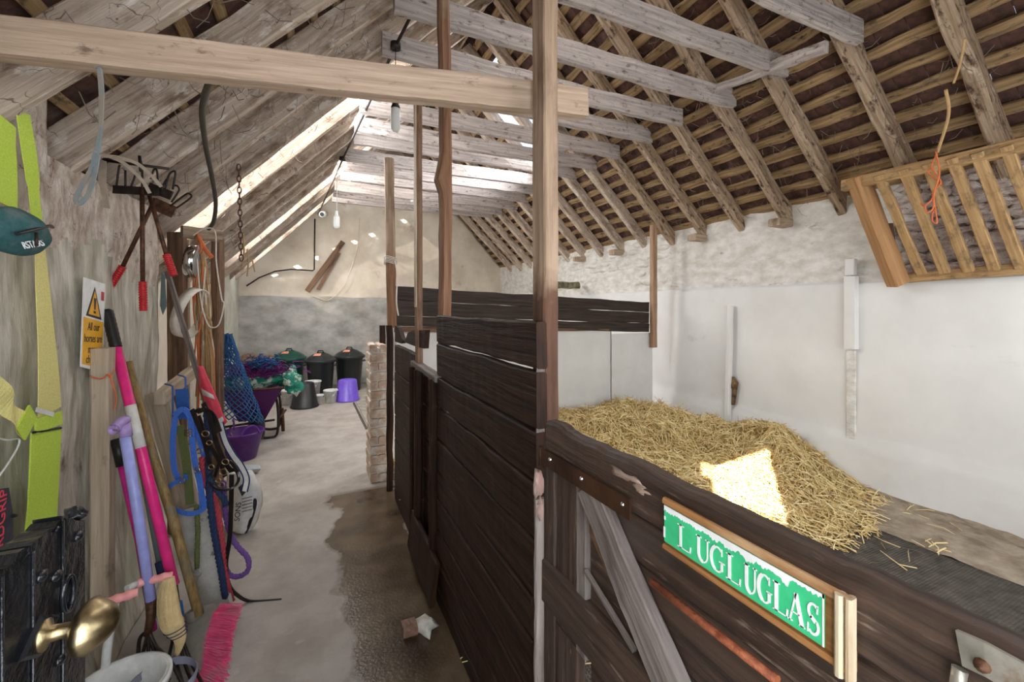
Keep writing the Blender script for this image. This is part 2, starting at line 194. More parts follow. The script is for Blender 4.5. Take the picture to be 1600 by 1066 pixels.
# ---------------------------------------------------------------- mesh helpers
rnd = random.Random(7)
def orient(a):
    a = Vector(a).normalized(); u = Vector((0, 0, 1)) if abs(a.z) < 0.9 else Vector((0, 1, 0))
    s = a.cross(u).normalized(); return a, s, s.cross(a).normalized()
class MB:
    """collects shapes in world coordinates; build() links them as one mesh"""
    def __init__(s): s.v = []; s.f = []; s.uv = []; s.sm = []
    def add(s, vs, fs, uvs=None, smooth=False):
        k = len(s.v); s.v += [Vector(p) for p in vs]
        for i, f in enumerate(fs):
            s.f.append([k+j for j in f]); s.uv.append(uvs[i] if uvs else [(0, 0)]*len(f)); s.sm.append(smooth)
        return s
    def plank(s, p0, p1, w, t, wdir=None, seg=8, jit=0.0, ch=0.12, taper=1.0, wfun=None, bend=None, seed=None):
        """squared timber from p0 to p1; w along wdir, t across"""
        r = random.Random(seed if seed is not None else rnd.random())
        p0, p1 = Vector(p0), Vector(p1); a = (p1-p0); Ln = a.length; a.normalize()
        wd = Vector(wdir) if wdir is not None else orient(a)[2]
        wd = (wd-a*wd.dot(a)).normalized(); td = a.cross(wd).normalized()
        c = min(w, t)*ch; so = r.random()*50; u0, v0 = r.random()*20, r.random()*20
        base = [(-w/2+c, -t/2), (w/2-c, -t/2), (w/2, -t/2+c), (w/2, t/2-c), (w/2-c, t/2), (-w/2+c, t/2), (-w/2, t/2-c), (-w/2, -t/2+c)]
        per = [0]
        for i in range(8):
            x, y = base[i], base[(i+1) % 8]; per.append(per[-1]+math.hypot(x[0]-y[0], x[1]-y[1]))
        vs, fs, uvs = [], [], []
        for k in range(seg+1):
            q = k/seg; c0 = p0+a*Ln*q; sc = 1+(taper-1)*q
            if bend: c0 = c0+Vector(bend)*(4*q*(1-q))
            lo, hi = wfun(q) if wfun else (0, 0)
            for (x, y) in base:
                jx = jit*(noise.noise((q*Ln*5+so, x*7, y*9+1))*1.4+r.uniform(-.35, .35)) if jit else 0
                jy = jit*(noise.noise((q*Ln*5+so+9, y*7, x*9+5))*1.1+r.uniform(-.3, .3)) if jit else 0
                xx = x*sc+jx+(hi if x > 0 else lo)
                vs.append(c0+wd*xx+td*(y*sc+jy))
        for k in range(seg):
            for i in range(8):
                j = (i+1) % 8
                fs.append([k*8+i, k*8+j, (k+1)*8+j, (k+1)*8+i])
                ua, ub = u0+Ln*k/seg, u0+Ln*(k+1)/seg
                uvs.append([(ua, v0+per[i]), (ua, v0+per[i+1]), (ub, v0+per[i+1]), (ub, v0+per[i])])
        fs.append(list(range(7, -1, -1))); uvs.append([(u0+base[i][0]*2, v0+base[i][1]) for i in range(7, -1, -1)])
        fs.append([seg*8+i for i in range(8)]); uvs.append([(u0+base[i][0]*2, v0+base[i][1]) for i in range(8)])
        return s.add(vs, fs, uvs)
    def box(s, c, sx, sy, sz, rz=0.0, ch=0.08):
        c = Vector(c); a = Vector((math.cos(rz), math.sin(rz), 0))
        return s.plank(c-a*sx/2, c+a*sx/2, sz, sy, wdir=(0, 0, 1), seg=1, ch=ch)
    def tube(s, pts, r, n=8, caps=True, smooth=True, closed=False):
        pts = [Vector(p) for p in pts]; m = len(pts); vs, fs, uvs = [], [], []
        R = r if callable(r) else (lambda q: r)
        up = None; ln = 0
        for k in range(m):
            if closed: a = pts[(k+1) % m]-pts[k-1]
            else: a = pts[min(k+1, m-1)]-pts[max(k-1, 0)]
            a.normalize()
            if up is None: up = orient(a)[2]
            up = (up-a*up.dot(a)); up = up.normalized() if up.length > 1e-6 else orient(a)[2]
            sd = a.cross(up)
            for i in range(n):
                t = 2*math.pi*i/n; rr = R(k/max(1, m-1)); vs.append(pts[k]+up*math.cos(t)*rr+sd*math.sin(t)*rr)
        L = m if closed else m-1
        for k in range(L):
            k2 = (k+1) % m; dl = (pts[k2]-pts[k]).length
            for i in range(n):
                j = (i+1) % n; fs.append([k*n+i, k*n+j, k2*n+j, k2*n+i])
                uvs.append([(ln, i/n*.2), (ln, (i+1)/n*.2), (ln+dl, (i+1)/n*.2), (ln+dl, i/n*.2)])
            ln += dl
        s.add(vs, fs, uvs, smooth)
        if caps and not closed:
            k = len(s.v)-m*n
            s.f.append([k+i for i in range(n-1, -1, -1)]); s.uv.append([(0, 0)]*n); s.sm.append(False)
            s.f.append([k+(m-1)*n+i for i in range(n)]); s.uv.append([(0, 0)]*n); s.sm.append(False)
        return s
    def lathe(s, c, prof, n=24, axis=(0, 0, 1), smooth=True, sx=1.0, sy=1.0):
        """prof: list of (radius, height) about axis through c"""
        c = Vector(c); a, u, w = orient(axis)
        vs, fs, uvs = [], [], []
        for (r, h) in prof:
            for i in range(n):
                t = 2*math.pi*i/n; vs.append(c+a*h+u*(math.cos(t)*r*sx)+w*(math.sin(t)*r*sy))
        for k in range(len(prof)-1):
            for i in range(n):
                j = (i+1) % n; fs.append([k*n+i, k*n+j, (k+1)*n+j, (k+1)*n+i]); uvs.append([(i/n, k*.1), ((i+1)/n, k*.1), ((i+1)/n, k*.1+.1), (i/n, k*.1+.1)])
        return s.add(vs, fs, uvs, smooth)
    def ribbon(s, pts, w, wdir, th=0.002, smooth=True):
        """flat strap along pts, width w along wdir (vector, list of vectors or function)"""
        pts = [Vector(p) for p in pts]; vs, fs, uvs = [], [], []; ln = 0
        for k, p in enumerate(pts):
            a = (pts[min(k+1, len(pts)-1)]-pts[max(k-1, 0)]).normalized()
            wd = Vector(wdir[k] if isinstance(wdir, list) else wdir); wd = (wd-a*wd.dot(a)).normalized(); nn = a.cross(wd)
            ww = w[k] if isinstance(w, (list, tuple)) else w
            for (x, y) in ((-.5, -.5), (.5, -.5), (.5, .5), (-.5, .5)): vs.append(p+wd*x*ww+nn*y*th)
        for k in range(len(pts)-1):
            dl = (pts[k+1]-pts[k]).length
            for i in range(4):
                j = (i+1) % 4; fs.append([k*4+i, k*4+j, k*4+4+j, k*4+4+i]); uvs.append([(ln, i*.1), (ln, i*.1+.1), (ln+dl, i*.1+.1), (ln+dl, i*.1)])
            ln += dl
        fs += [[3, 2, 1, 0], [len(pts)*4-4+i for i in range(4)]]; uvs += [[(0, 0)]*4]*2
        return s.add(vs, fs, uvs, smooth and False)
    def poly(s, pts, th, nrm=None):
        """flat polygon given thickness"""
        pts = [Vector(p) for p in pts]; n = len(pts)
        nn = Vector(nrm) if nrm is not None else (pts[1]-pts[0]).cross(pts[2]-pts[1]).normalized()
        vs = pts+[p+nn*th for p in pts]
        a = (pts[1]-pts[0]).normalized(); b = nn.cross(a)
        uvp = [((p-pts[0]).dot(a), (p-pts[0]).dot(b)) for p in pts]
        fs = [list(range(n-1, -1, -1)), [n+i for i in range(n)]]; uvs = [[uvp[i] for i in range(n-1, -1, -1)], uvp[:]]
        for i in range(n):
            j = (i+1) % n; fs.append([i, j, n+j, n+i]); uvs.append([uvp[i], uvp[j], (uvp[j][0], uvp[j][1]+th), (uvp[i][0], uvp[i][1]+th)])
        return s.add(vs, fs, uvs)
    def grid(s, fn, nu, nv, smooth=True, uvs_=(1, 1)):
        vs = [fn(i/nu, j/nv) for i in range(nu+1) for j in range(nv+1)]
        fs, uvs = [], []
        for i in range(nu):
            for j in range(nv):
                k = i*(nv+1)+j; fs.append([k, k+nv+1, k+nv+2, k+1])
                uvs.append([(i/nu*uvs_[0], j/nv*uvs_[1]), ((i+1)/nu*uvs_[0], j/nv*uvs_[1]), ((i+1)/nu*uvs_[0], (j+1)/nv*uvs_[1]), (i/nu*uvs_[0], (j+1)/nv*uvs_[1])])
        return s.add(vs, fs, uvs, smooth)
    def blob(s, c, r, seed=0, amp=0.25, n=2, freq=3.0):
        bm = bmesh.new(); bmesh.ops.create_icosphere(bm, subdivisions=n, radius=1)
        vs = []
        for v in bm.verts:
            q = v.co*(1+amp*noise.noise(v.co*freq*.5+Vector((seed*3.1, seed, 0)))*2); vs.append(Vector(c)+Vector((q.x*r[0], q.y*r[1], q.z*r[2])))
        fs = [[x.index for x in f.verts] for f in bm.faces]; bm.free(); return s.add(vs, fs, None, True)
    def mesh(s, name, mat, off=Vector((0, 0, 0))):
        me = bpy.data.meshes.new(name); me.from_pydata([tuple(p-off) for p in s.v], [], s.f)
        uvl = me.uv_layers.new(name='UVMap'); flat = [c for f in s.uv for q in f for c in q]
        uvl.data.foreach_set('uv', flat); me.polygons.foreach_set('use_smooth', s.sm)
        me.materials.append(mat); me.update(); return me
    def build(s, name, mat, parent=None, kind=None, solid=None):
        off = wloc(parent) if parent else Vector((0, 0, 0))
        m = M[mat] if isinstance(mat, str) else mat
        if parent is None and kind != 'structure' and s.v:
            xs = [p.x for p in s.v]; ys = [p.y for p in s.v]; zs = [p.z for p in s.v]
            off = Vector(((min(xs)+max(xs))/2, (min(ys)+max(ys))/2, min(zs)))
        o = bpy.data.objects.new(name, s.mesh(name, m, off)); COL.objects.link(o)
        if parent: o.parent = parent
        else: o.location = off
        if kind: o['kind'] = kind
        if solid:
            md = o.modifiers.new('thickness', 'SOLIDIFY'); md.thickness = solid; md.offset = -1 if solid > 0 else 1; md.thickness = abs(solid)
        return o
def wloc(o):
    l = Vector((0, 0, 0))
    while o: l += Vector(o.location); o = o.parent
    return l
def tag(o, label, cat, group=None):
    o['label'] = label; o['category'] = cat
    if group: o['group'] = group
    return o
def thing(name, label, cat, loc, group=None):
    o = bpy.data.objects.new(name, None); COL.objects.link(o); o.location = loc; o.empty_display_size = .1
    return tag(o, label, cat, group)
def struct(name, loc=(0, 0, 0)):
    o = bpy.data.objects.new(name, None); COL.objects.link(o); o.location = loc; o['kind'] = 'structure'; return o
def spline(pts, n=8):
    pts = [Vector(p) for p in pts]; out = []
    q = [pts[0]*2-pts[1]]+pts+[pts[-1]*2-pts[-2]]
    for i in range(1, len(q)-2):
        for k in range(n):
            t = k/n; a, b, c, d = q[i-1], q[i], q[i+1], q[i+2]
            out.append(.5*((2*b)+(c-a)*t+(2*a-5*b+4*c-d)*t*t+(3*b-a-3*c+d)*t**3))
    out.append(pts[-1]); return out
def twist(mb, pts, r, turns=60, strands=3, n=5, k=10):
    """laid rope; turns per metre"""
    sp = spline(pts, k); L = [0]
    for i in range(1, len(sp)): L.append(L[-1]+(sp[i]-sp[i-1]).length)
    m = max(8, int(L[-1]*turns*5)); dense = []; j = 0
    for i in range(m+1):
        t = L[-1]*i/m
        while j < len(L)-2 and L[j+1] < t: j += 1
        q = (t-L[j])/max(1e-9, L[j+1]-L[j]); dense.append((sp[j].lerp(sp[j+1], q), t))
    up = None; fr = []
    for i, (p, t) in enumerate(dense):
        a = (dense[min(i+1, m)][0]-dense[max(i-1, 0)][0]).normalized()
        if up is None: up = orient(a)[2]
        up = (up-a*up.dot(a)).normalized(); fr.append((p, up.copy(), a.cross(up), t))
    for s_ in range(strands):
        mb.tube([p+(u*math.cos(t*turns*2*math.pi/1+s_*2*math.pi/strands)+w*math.sin(t*turns*2*math.pi+s_*2*math.pi/strands))*r*.5 for p, u, w, t in fr], r*.62, n)
    return mb
def nz(*a): return noise.noise(Vector(a))
# ---------------------------------------------------------------- the setting
def zL(x, y): return 2.88+.04*(y-2.7)+1.03*x
def zR(x, y=0): return 2.36+.97*(4.09-x)
def xr(y): return (3.447-.04*(y-2.7))/2
def yE(x): return 8.35+.248*(x+1.25)          # the end wall runs a little askew
XP = 0.57                                      # the line of the stall partition
# floor: gently uneven concrete
def ff(u, v):
    x = -1.5+u*6.0; y = -3.2+v*13.4
    return Vector((x, y, 0.004*nz(x*2.1, y*2.1, 0)))
MB().grid(ff, 60, 130).build('floor', 'floor', kind='structure', solid=.15)
# raised kerb line of the gutter near the pier and the rough strip along the right wall
def strip(u, v):
    y = .2+v*3.95; x = 3.42+u*.72
    return Vector((x, y, .012+.018*max(0, nz(x*5, y*4, 2)+.3)+.01*nz(x*19, y*17, 3)+.03*u))
MB().grid(strip, 18, 90).build('trim_1', mk('rough_stall_edge_concrete', (0.20, 0.15, 0.105), (0.40, 0.33, 0.25), (7, 7, 7), 0.8, bump=0.7, bscale=2, c3=(0.10, 0.065, 0.04), s3=(9, 2.5, 3), a3=(0.55, 0.68)), kind='structure')
# right wall: battered foot, lower render stands proud of the rough upper wall
prof = [(4.05, 0), (4.065, .16), (4.09, .34), (4.125, .46), (4.13, .8), (4.13, 1.3), (4.13, 1.66), (4.138, 1.70), (4.165, 1.72), (4.17, 1.9), (4.17, 2.1), (4.17, 2.3), (4.17, 2.62)]
def wr(u, v):
    y = -.3+u*10.4; q = v*(len(prof)-1); i = min(len(prof)-2, int(q)); t = q-i
    x = prof[i][0]*(1-t)+prof[i+1][0]*t; z = prof[i][1]*(1-t)+prof[i+1][1]*t
    k = .008+.014*min(1, max(0, (z-1.66)/.1))
    x += k*nz(y*2.3, z*5, 1)+k*.5*nz(y*8, z*17, 4); z2 = z+(.012*nz(y*1.7, 3, 3) if 0 < z < 2.5 else 0)
    return Vector((x, y, z2))
wrm = MB(); wrm.grid(wr, 260, 60)
me_w = wrm.build('wall_right', 'white', kind='structure', solid=-.25)
me_w.data.materials.append(M['white_rough']); me_w.data.materials.append(M['mortar'])
for p in me_w.data.polygons:
    c = p.center
    if c.z > 1.72: p.material_index = 2 if c.y < 1.62+.08*nz(c.z*6, 0, 0) else 1
# stones left bare behind the hay rack, and lumps under the whitewash further back
r_ = random.Random(3); z = 1.76; row = 0
while z < 2.40:
    h = r_.uniform(.05, .09); y = .35-r_.random()*.1
    while y < 1.66:
        w = r_.uniform(.10, .24)
        MB().blob((4.15, y+w/2, z+h/2), (r_.uniform(.03, .045), w*.60, h*.62), seed=r_.random()*90, amp=.3, n=3).build('stone', 'stone', me_w)
        y += w+.012
    z += h+.01; row += 1
z = 1.80
while z < 2.42:
    h = r_.uniform(.07, .12); y = 4.25-r_.random()*.1
    while y < 8.2:
        w = r_.uniform(.2, .42)
        if r_.random() < .6: MB().blob((4.185, y+w/2, z+h/2), (r_.uniform(.03, .05), w*.55, h*.55), seed=r_.random()*90, amp=.2, n=2).build('stone', 'white_rough', me_w)
        y += w+.02
    z += h+.015
# end wall: cream gable above, grey cement band standing proud below
bk = MB()
NB = 26
def wb(u, v):
    x = -1.6+u*6.1; top = min(zL(x, yE(x)), zR(x))+.2; z = top*v
    return Vector((x, yE(x)+.012*nz(x*2, z*2.4, 6), z))
bk.grid(wb, 60, 30)
wbk = bk.build('wall_back', 'cream', kind='structure', solid=.3)
def wb2(u, v):
    x = -1.6+u*6.1; z = v*(1.69+.02*nz(x*2, 0, 0)); return Vector((x, yE(x)-.03+.008*nz(x*3, z*3, 2), z))
MB().grid(wb2, 50, 24).build('cement_band', 'cement', wbk, solid=.05)
# left wall: thick plastered stretch near the door, then set back
def wl(u, v):
    y = -.3+u*3.42; top = zL(-.82, y)+.01+(.30 if y < 1.98 else 0); z = top*v
    flare = .06*max(0, (1-z/.5)) if z < .5 else 0
    return Vector((-.82+flare+.014*nz(y*2.6, z*2.6, 1)+.006*nz(y*9, z*9, 4), y, z))
wlf = MB(); wlf.grid(wl, 190, 130)
wlo = wlf.build('wall_left', 'plaster_left', kind='structure', solid=.40)
wlo.data.materials.append(M['plaster_top'])
for p in wlo.data.polygons:
    if p.center.z > 1.72+.10*nz(p.center.y*14, p.center.z*14, 0)+.16*nz(p.center.y*3, p.center.z*2, 0)+.10*(2-p.center.y): p.material_index = 1
def wl2(u, v):
    y = 3.1+u*5.6; z = v*(zL(-1.22, y)+.05); return Vector((-1.22+.015*nz(y*2, z*2, 8), y, z))
MB().grid(wl2, 60, 20).build('wall_left_rear', M['cream'], wlo, solid=.25)
def wl3(u, v):
    y = 6.9+u*1.5; z = v*(zL(-1.1, y)+.1); return Vector((-1.13+.012*nz(y*2, z*3, 8), y, z))
MB().grid(wl3, 20, 20).build('plastered_pilaster', mk('pale_green_plaster', (0.52, 0.52, 0.44), (0.72, 0.71, 0.63), (4, 4, 3), 0.9, bump=.3, c3=(0.36, 0.40, 0.30), s3=3, a3=(0.55, 0.75)), wlo, solid=.1)
# front wall behind the camera: doorway the daylight and the sun come through
wf = struct('wall_front')
def slab(x0, x1, z0, z1, mat='white'):
    MB().plank(((x0+x1)/2, -.36, z0), ((x0+x1)/2, -.36, z1), x1-x0, .22, wdir=(1, 0, 0), seg=1, ch=.01).build('wall_piece', mat, wf)
slab(-1.3, -.40, 0, 2.4, 'plaster_left'); slab(.50, 4.4, 0, 2.4); slab(-.40, .50, 2.55, 2.62, 'plaster_left')
for gp in ([(.5, -.36, 2.4), (4.9, -.36, 2.4), (1.72, -.36, 5.4), (.5, -.36, 4.1)], [(-.4, -.36, 2.55), (.5, -.36, 2.55), (.5, -.36, 4.1), (-.4, -.36, 3.15)], [(-1.6, -.36, 1.9), (-.4, -.36, 1.9), (-.4, -.36, 3.15), (-1.6, -.36, 1.95)]):
    MB().poly(gp, .2, (0, 1, 0)).build('gable_piece', 'plaster_left', wf)
# unseen slab added outside to block the sun below head height at the doorway
MB().box((-3.3, -3.3, 2.09), 5.0, .3, 4.18, rz=math.radians(-48.7)).build('sun_blocker', 'cement', kind='structure')
# ---------------------------------------------------------------- roof
ceil = struct('ceiling')
YS = [1.19+.49*k for k in range(-2, 15)]
sky_L = [(3.66, 4.11), (6.11, 6.56), (7.58, 8.03)]
for k, y in enumerate(YS):
    if y < .1: continue
    x0 = -.95 if y < 3.1 else -1.25
    x1 = xr(y); dl, dr = .155, .135
    jl = random.Random(100+k)
    yo = y+jl.uniform(-.012, .012)
    up = Vector((-1.03, 0, 1)).normalized()
    a = Vector((x0, yo, zL(x0, y)))+up*dl/2; b = Vector((x1, yo, zL(x1, y)))+up*dl/2
    MB().plank(a, b, dl, .052, wdir=up, seg=22, jit=.006, ch=.10, seed=k).build('rafter', 'rafter', ceil)
for k in range(-2, 17):
    y = 1.19+.49*k
    if y < .1: continue
    jl = random.Random(200+k); yo = y+jl.uniform(-.015, .015); up = Vector((.97, 0, 1)).normalized(); dr = .13
    x1 = xr(y)
    a = Vector((4.16+(.03 if k % 3 else .0), yo, zR(4.16)))+up*dr/2; b = Vector((x1, yo, zR(x1)))+up*dr/2
    MB().plank(a, b, dr, .082, wdir=up, seg=22, jit=.008, ch=.12, seed=50+k).build('rafter', 'rafter_brown' if y < 4.2 else 'rafter', ceil)
    if 1.5 < y < 8.4:
        zc = 3.23+.02*(k % 3)+(.0 if y < 5 else .03)+.08
        xa = .30-(.16 if k % 2 else .24); xb = 3.26+jl.uniform(-.05, .08); side = .068 if y < 2.0 or 1 else -.068
        xa2 = max(-.05, (zc-2.88-.04*(y-2.7))/1.03-.0)+.01
        MB().plank((xa2, yo-side, zc), (xb, yo-side, zc+jl.uniform(-.03, .02)), .155, .05, wdir=(0, 0, 1), seg=18, jit=.007, ch=.08, bend=(0, 0, jl.uniform(-.02, .01)), seed=80+k).build('collar_beam', 'collar', ceil)
# small blocks under some rafter feet on the right wall
for y in (2.66, 3.64, 6.09, 5.11):
    MB().plank((3.98, y-.0, 2.31), (4.25, y, 2.31), .075, .12, wdir=(0, 0, 1), seg=2, jit=.006, seed=int(y*9)).build('rafter_block', 'post_pale', ceil)
# battens
def batten_pts(side, i, off):
    return
GA = .17
for i in range(21):
    s = .03+i*GA; dx = s/math.sqrt(1+.97**2); x = 4.2-dx
    up = Vector((.97, 0, 1)).normalized()
    if x < xr(5)+.02: break
    segs = [(-.1, 9.75)]
    if 1.95 < x < 2.95: segs = [(-.1, 4.86), (5.85, 9.75)]
    for (ya, yb) in segs:
        p = Vector((x, 0, zR(x)))+up*(.13+.015)
        MB().plank(p+Vector((0, ya, 0)), p+Vector((0, yb, 0)), .076, .034, wdir=Vector((-1, 0, .97)), seg=int((yb-ya)*9), jit=.011, ch=.2, seed=300+i).build('batten', 'batten', ceil)
for i in range(27):
    s = i*GA; dx = s/math.sqrt(1+1.03**2); x = -1.3+dx
    if x > xr(5)-.02: break
    up = Vector((-1.03, 0, 1)).normalized(); segs = []; last = -.1
    for (a, b) in sky_L:
        if -.95 < x < .9: segs.append((last, a)); last = b
    segs.append((last, 8.7 if x < -.3 else 9.0))
    for (ya, yb) in segs:
        p = Vector((x, 0, 0))+up*(.155+.015)
        MB().plank(p+Vector((0, ya, zL(x, ya))), p+Vector((0, yb, zL(x, yb))), .048, .026, wdir=Vector((1, 0, 1.03)), seg=6, jit=.006, ch=.2, seed=400+i).build('batten', 'batten', ceil)
# clay tiles on the right slope: the nearest as pieces, the rest joined
def tile_vs(rn):
    w, l, t = .163, .27, .013; vs = []
    for i in range(5):
        for (yy, zz) in ((0, 0), (0, t)):
            pass
    return w, l, t
tile_me = []
for v in range(6):
    rn = random.Random(v); w, l, t = .163, .27, .013; mb = MB(); nn = 4; vs = []
    for j in range(2):
        for i in range(nn+1):
            xx = (i/nn-.5)*w; cz = -.004*(1-(2*i/nn-1)**2)
            vs.append((xx+rn.uniform(-.002, .002), j*l-.06, cz)); vs.append((xx, j*l-.06, cz+t))
    fs = []; k = 2*(nn+1)
    for i in range(nn):
        a = 2*i; fs += [[a, a+2, a+2+k, a+k], [a+1, a+1+k, a+3+k, a+3], [a, a+1, a+3, a+2], [a+k, a+k+2, a+k+3, a+k+1]]
    fs += [[0, k, k+1, 1], [2*nn, 2*nn+1, k+2*nn+1, k+2*nn]]
    tile_me.append((vs, fs)); 
tile_data = []
for (vs, fs) in tile_me:
    mb = MB(); mb.add(vs, fs, [[(vs[i][0], vs[i][1]) for i in f] for f in fs]); tile_data.append(mb.mesh('roof_tile', M['tile']))
slots = []
up = Vector((.97, 0, 1)).normalized(); sl = Vector((-1, 0, .97)).normalized()
rt = random.Random(11)
for i in range(21):
    s = i*GA
    for j in range(60):
        y = -.1+j*.167+(.083 if i % 2 else 0)
        x = 4.2-s*.718
        if x < xr(5)+.12: continue
        if 1.90 < x < 2.95 and 4.83 < y < 5.88: continue
        p = Vector((x, y, zR(x)))+up*(.13+.030)
        slots.append(((p-O0).length+(0 if ray and p.y > .3 else 9), p, rt.random()))
slots.sort(key=lambda q: q[0])
def tmat(p, q):
    tilt = .10+.05*(q-.5); a = (sl+up*-tilt*.0).normalized()
    ym = (sl*math.cos(tilt)-up*math.sin(tilt)*-0.0).normalized(); ym = (sl-up*.055*(1+.5*q)).normalized()
    xm = Vector((0, 1, 0)); xm = (xm+sl*(q-.5)*.05).normalized(); zm = xm.cross(ym).normalized()*-1
    if zm.z < 0: zm = -zm
    mt = Matrix((xm, ym, zm)).transposed().to_4x4(); mt.translation = p+zm*.012; return mt
for n_, (d_, p, q) in enumerate(slots[:300]):
    o = bpy.data.objects.new('roof_tile', tile_data[n_ % 6]); COL.objects.link(o); o.parent = ceil; o.matrix_local = tmat(p, q)
rest = MB()
for (d_, p, q) in slots[300:]:
    mt = tmat(p, q); vs, fs = tile_me[int(q*6) % 6]; rest.add([mt @ Vector(v) for v in vs], fs)
rest.build('roof_tiles', 'tile', ceil, kind='stuff')
# left slope tiles (seen only edge-on between the rafters)
restL = MB(); upL = Vector((-1.03, 0, 1)).normalized(); slL = Vector((1, 0, 1.03)).normalized(); n_ = 0
for i in range(27):
    x = -1.4+i*GA*.697
    if x > xr(5)-.1: break
    for j in range(59):
        y = -.1+j*.167+(.083 if i % 2 else 0)
        if y > 9.65 or (y > 8.9 and x < -.6) or (-1.0 < x < .85 and any(a-.08 < y < b+.08 for a, b in sky_L)): continue
        p = Vector((x, y, zL(x, y)))+upL*.19
        ym = (slL-upL*.06).normalized(); xm = Vector((0, 1, 0)); zm = xm.cross(ym).normalized(); zm = zm if zm.z > 0 else -zm
        mt = Matrix((xm, ym, zm)).transposed().to_4x4(); mt.translation = p
        vs, fs = tile_me[n_ % 6]; n_ += 1; restL.add([mt @ Vector(v) for v in vs], fs)
restL.build('roof_tiles', 'tile', ceil, kind='stuff')
# ridge board and ridge capping
MB().plank((1.70, -.2, 4.70), (1.62, 9.2, 4.88), .16, .03, wdir=(0, 0, 1), seg=12, jit=.006).build('ridge_board', 'rafter_brown', ceil)
MB().poly([(1.35, -.3, 4.72), (1.72, -.3, 5.06), (2.08, -.3, 4.72), (2.08, 9.6, 4.84), (1.72, 9.6, 5.16), (1.35, 9.6, 4.84)][:3], .02, (0, -1, 0)).grid(lambda u, v: Vector((1.35+.73*u, -.3+9.9*v, 4.72+(.34 if abs(u-.5) < .2 else 0)+.1*v)), 2, 1, smooth=False).build('ridge_cap', 'tile', ceil, solid=.02)
# roof lights: sheets let into the slopes
for (a, b) in sky_L:
    for (xa, xb) in ((-1.08, -.36), (-.38, .24), (.22, .98)):
        MB().poly([Vector((xa, a-.10, zL(xa, a)))+upL*.182, Vector((xb, a-.10, zL(xb, a)))+upL*.182, Vector((xb, b+.10, zL(xb, b)))+upL*.182, Vector((xa, b+.10, zL(xa, b)))+upL*.182], .004, upL).build('roof_light', 'skylight', ceil)
for (ya, yb) in ((4.85, 5.36), (5.35, 5.86)):
    MB().poly([Vector((2.97, ya, zR(2.97)))+up*.155, Vector((2.97, yb, zR(2.97)))+up*.155, Vector((1.93, yb, zR(1.93)))+up*.155, Vector((1.93, ya, zR(1.93)))+up*.155], .004, up).build('roof_light', 'skylight', ceil)
# short board running along the collar ends, top right
MB().plank(onX(1120, 140, 3.1), onX(1292, 72, 3.1), .07, .05, wdir=(0, 0, 1), seg=8, jit=.01, seed=5).build('collar_runner', 'collar', ceil)
# ---------------------------------------------------------------- stall partition and its timbers
def zat(slope, X=XP): return EYE-slope*X/CA      # height of a line through the vanishing point
def yat(px, X=XP):                                # how far along plane x = X a column lies
    r = ray(px, 480); return r.y*X/r.x
# tall front panel of boards
t = thing('partition_panel', 'tall dark plank partition panel between passage and straw-bedded stall', 'partition', (XP, 1.6, 0))
zs = [1.458, 1.322, 1.150, 1.000, .835, .668, .540, .378, .222, .088, .0]
y0, y1 = yat(682.5), yat(836)
rp = random.Random(5)
for i in range(len(zs)-1):
    zt, zb = zs[i], zs[i+1]; h = zt-zb
    a = [0, -.004, -.012, .012, .02, .03, .03, .02, .0, .0][i]
    so = rp.random()*40
    MB().plank((XP+.016, y1-.01+max(0, a), (zt+zb)/2+.002), (XP+.016, y0, (zt+zb)/2), h-.005, .034, wdir=(0, 0, 1), seg=26, jit=.003, ch=.16, seed=i,
               wfun=lambda q, so=so, i=i: (.010*nz(q*4+so, 1, 0)-.002, (.012*nz(q*4+so, 9, 0)-.006) if i else .004*nz(q*8, 0, 0)), ).build('plank', 'dark', t)
MB().plank((XP+.008, 1.066, .0), (XP+.010, 1.066, .96), .030, .014, wdir=(1, 0, 0), seg=22, jit=.004, ch=.2, seed=77).build('end_batten', wood('pale_end_grain', (0.20, 0.165, 0.145), (0.42, 0.36, 0.32), (0.13, 0.09, 0.075)), t)
MB().plank((XP+.016, 1.074, .97), (XP+.016, 1.074, 1.45), .026, .006, wdir=(1, 0, 0), seg=10, jit=.001, seed=78).build('end_grain', 'grey_wood', t)
MB().blob((XP+.004, 1.062, 1.00), (.014, .012, .035), 3, .5).blob((XP+.006, 1.060, .93), (.012, .010, .03), 5, .5).build('split_wood', mk('raw_pinkish_wood', (0.36, 0.20, 0.17), (0.56, 0.42, 0.37), (30, 30, 9), .8, bump=.7), t)
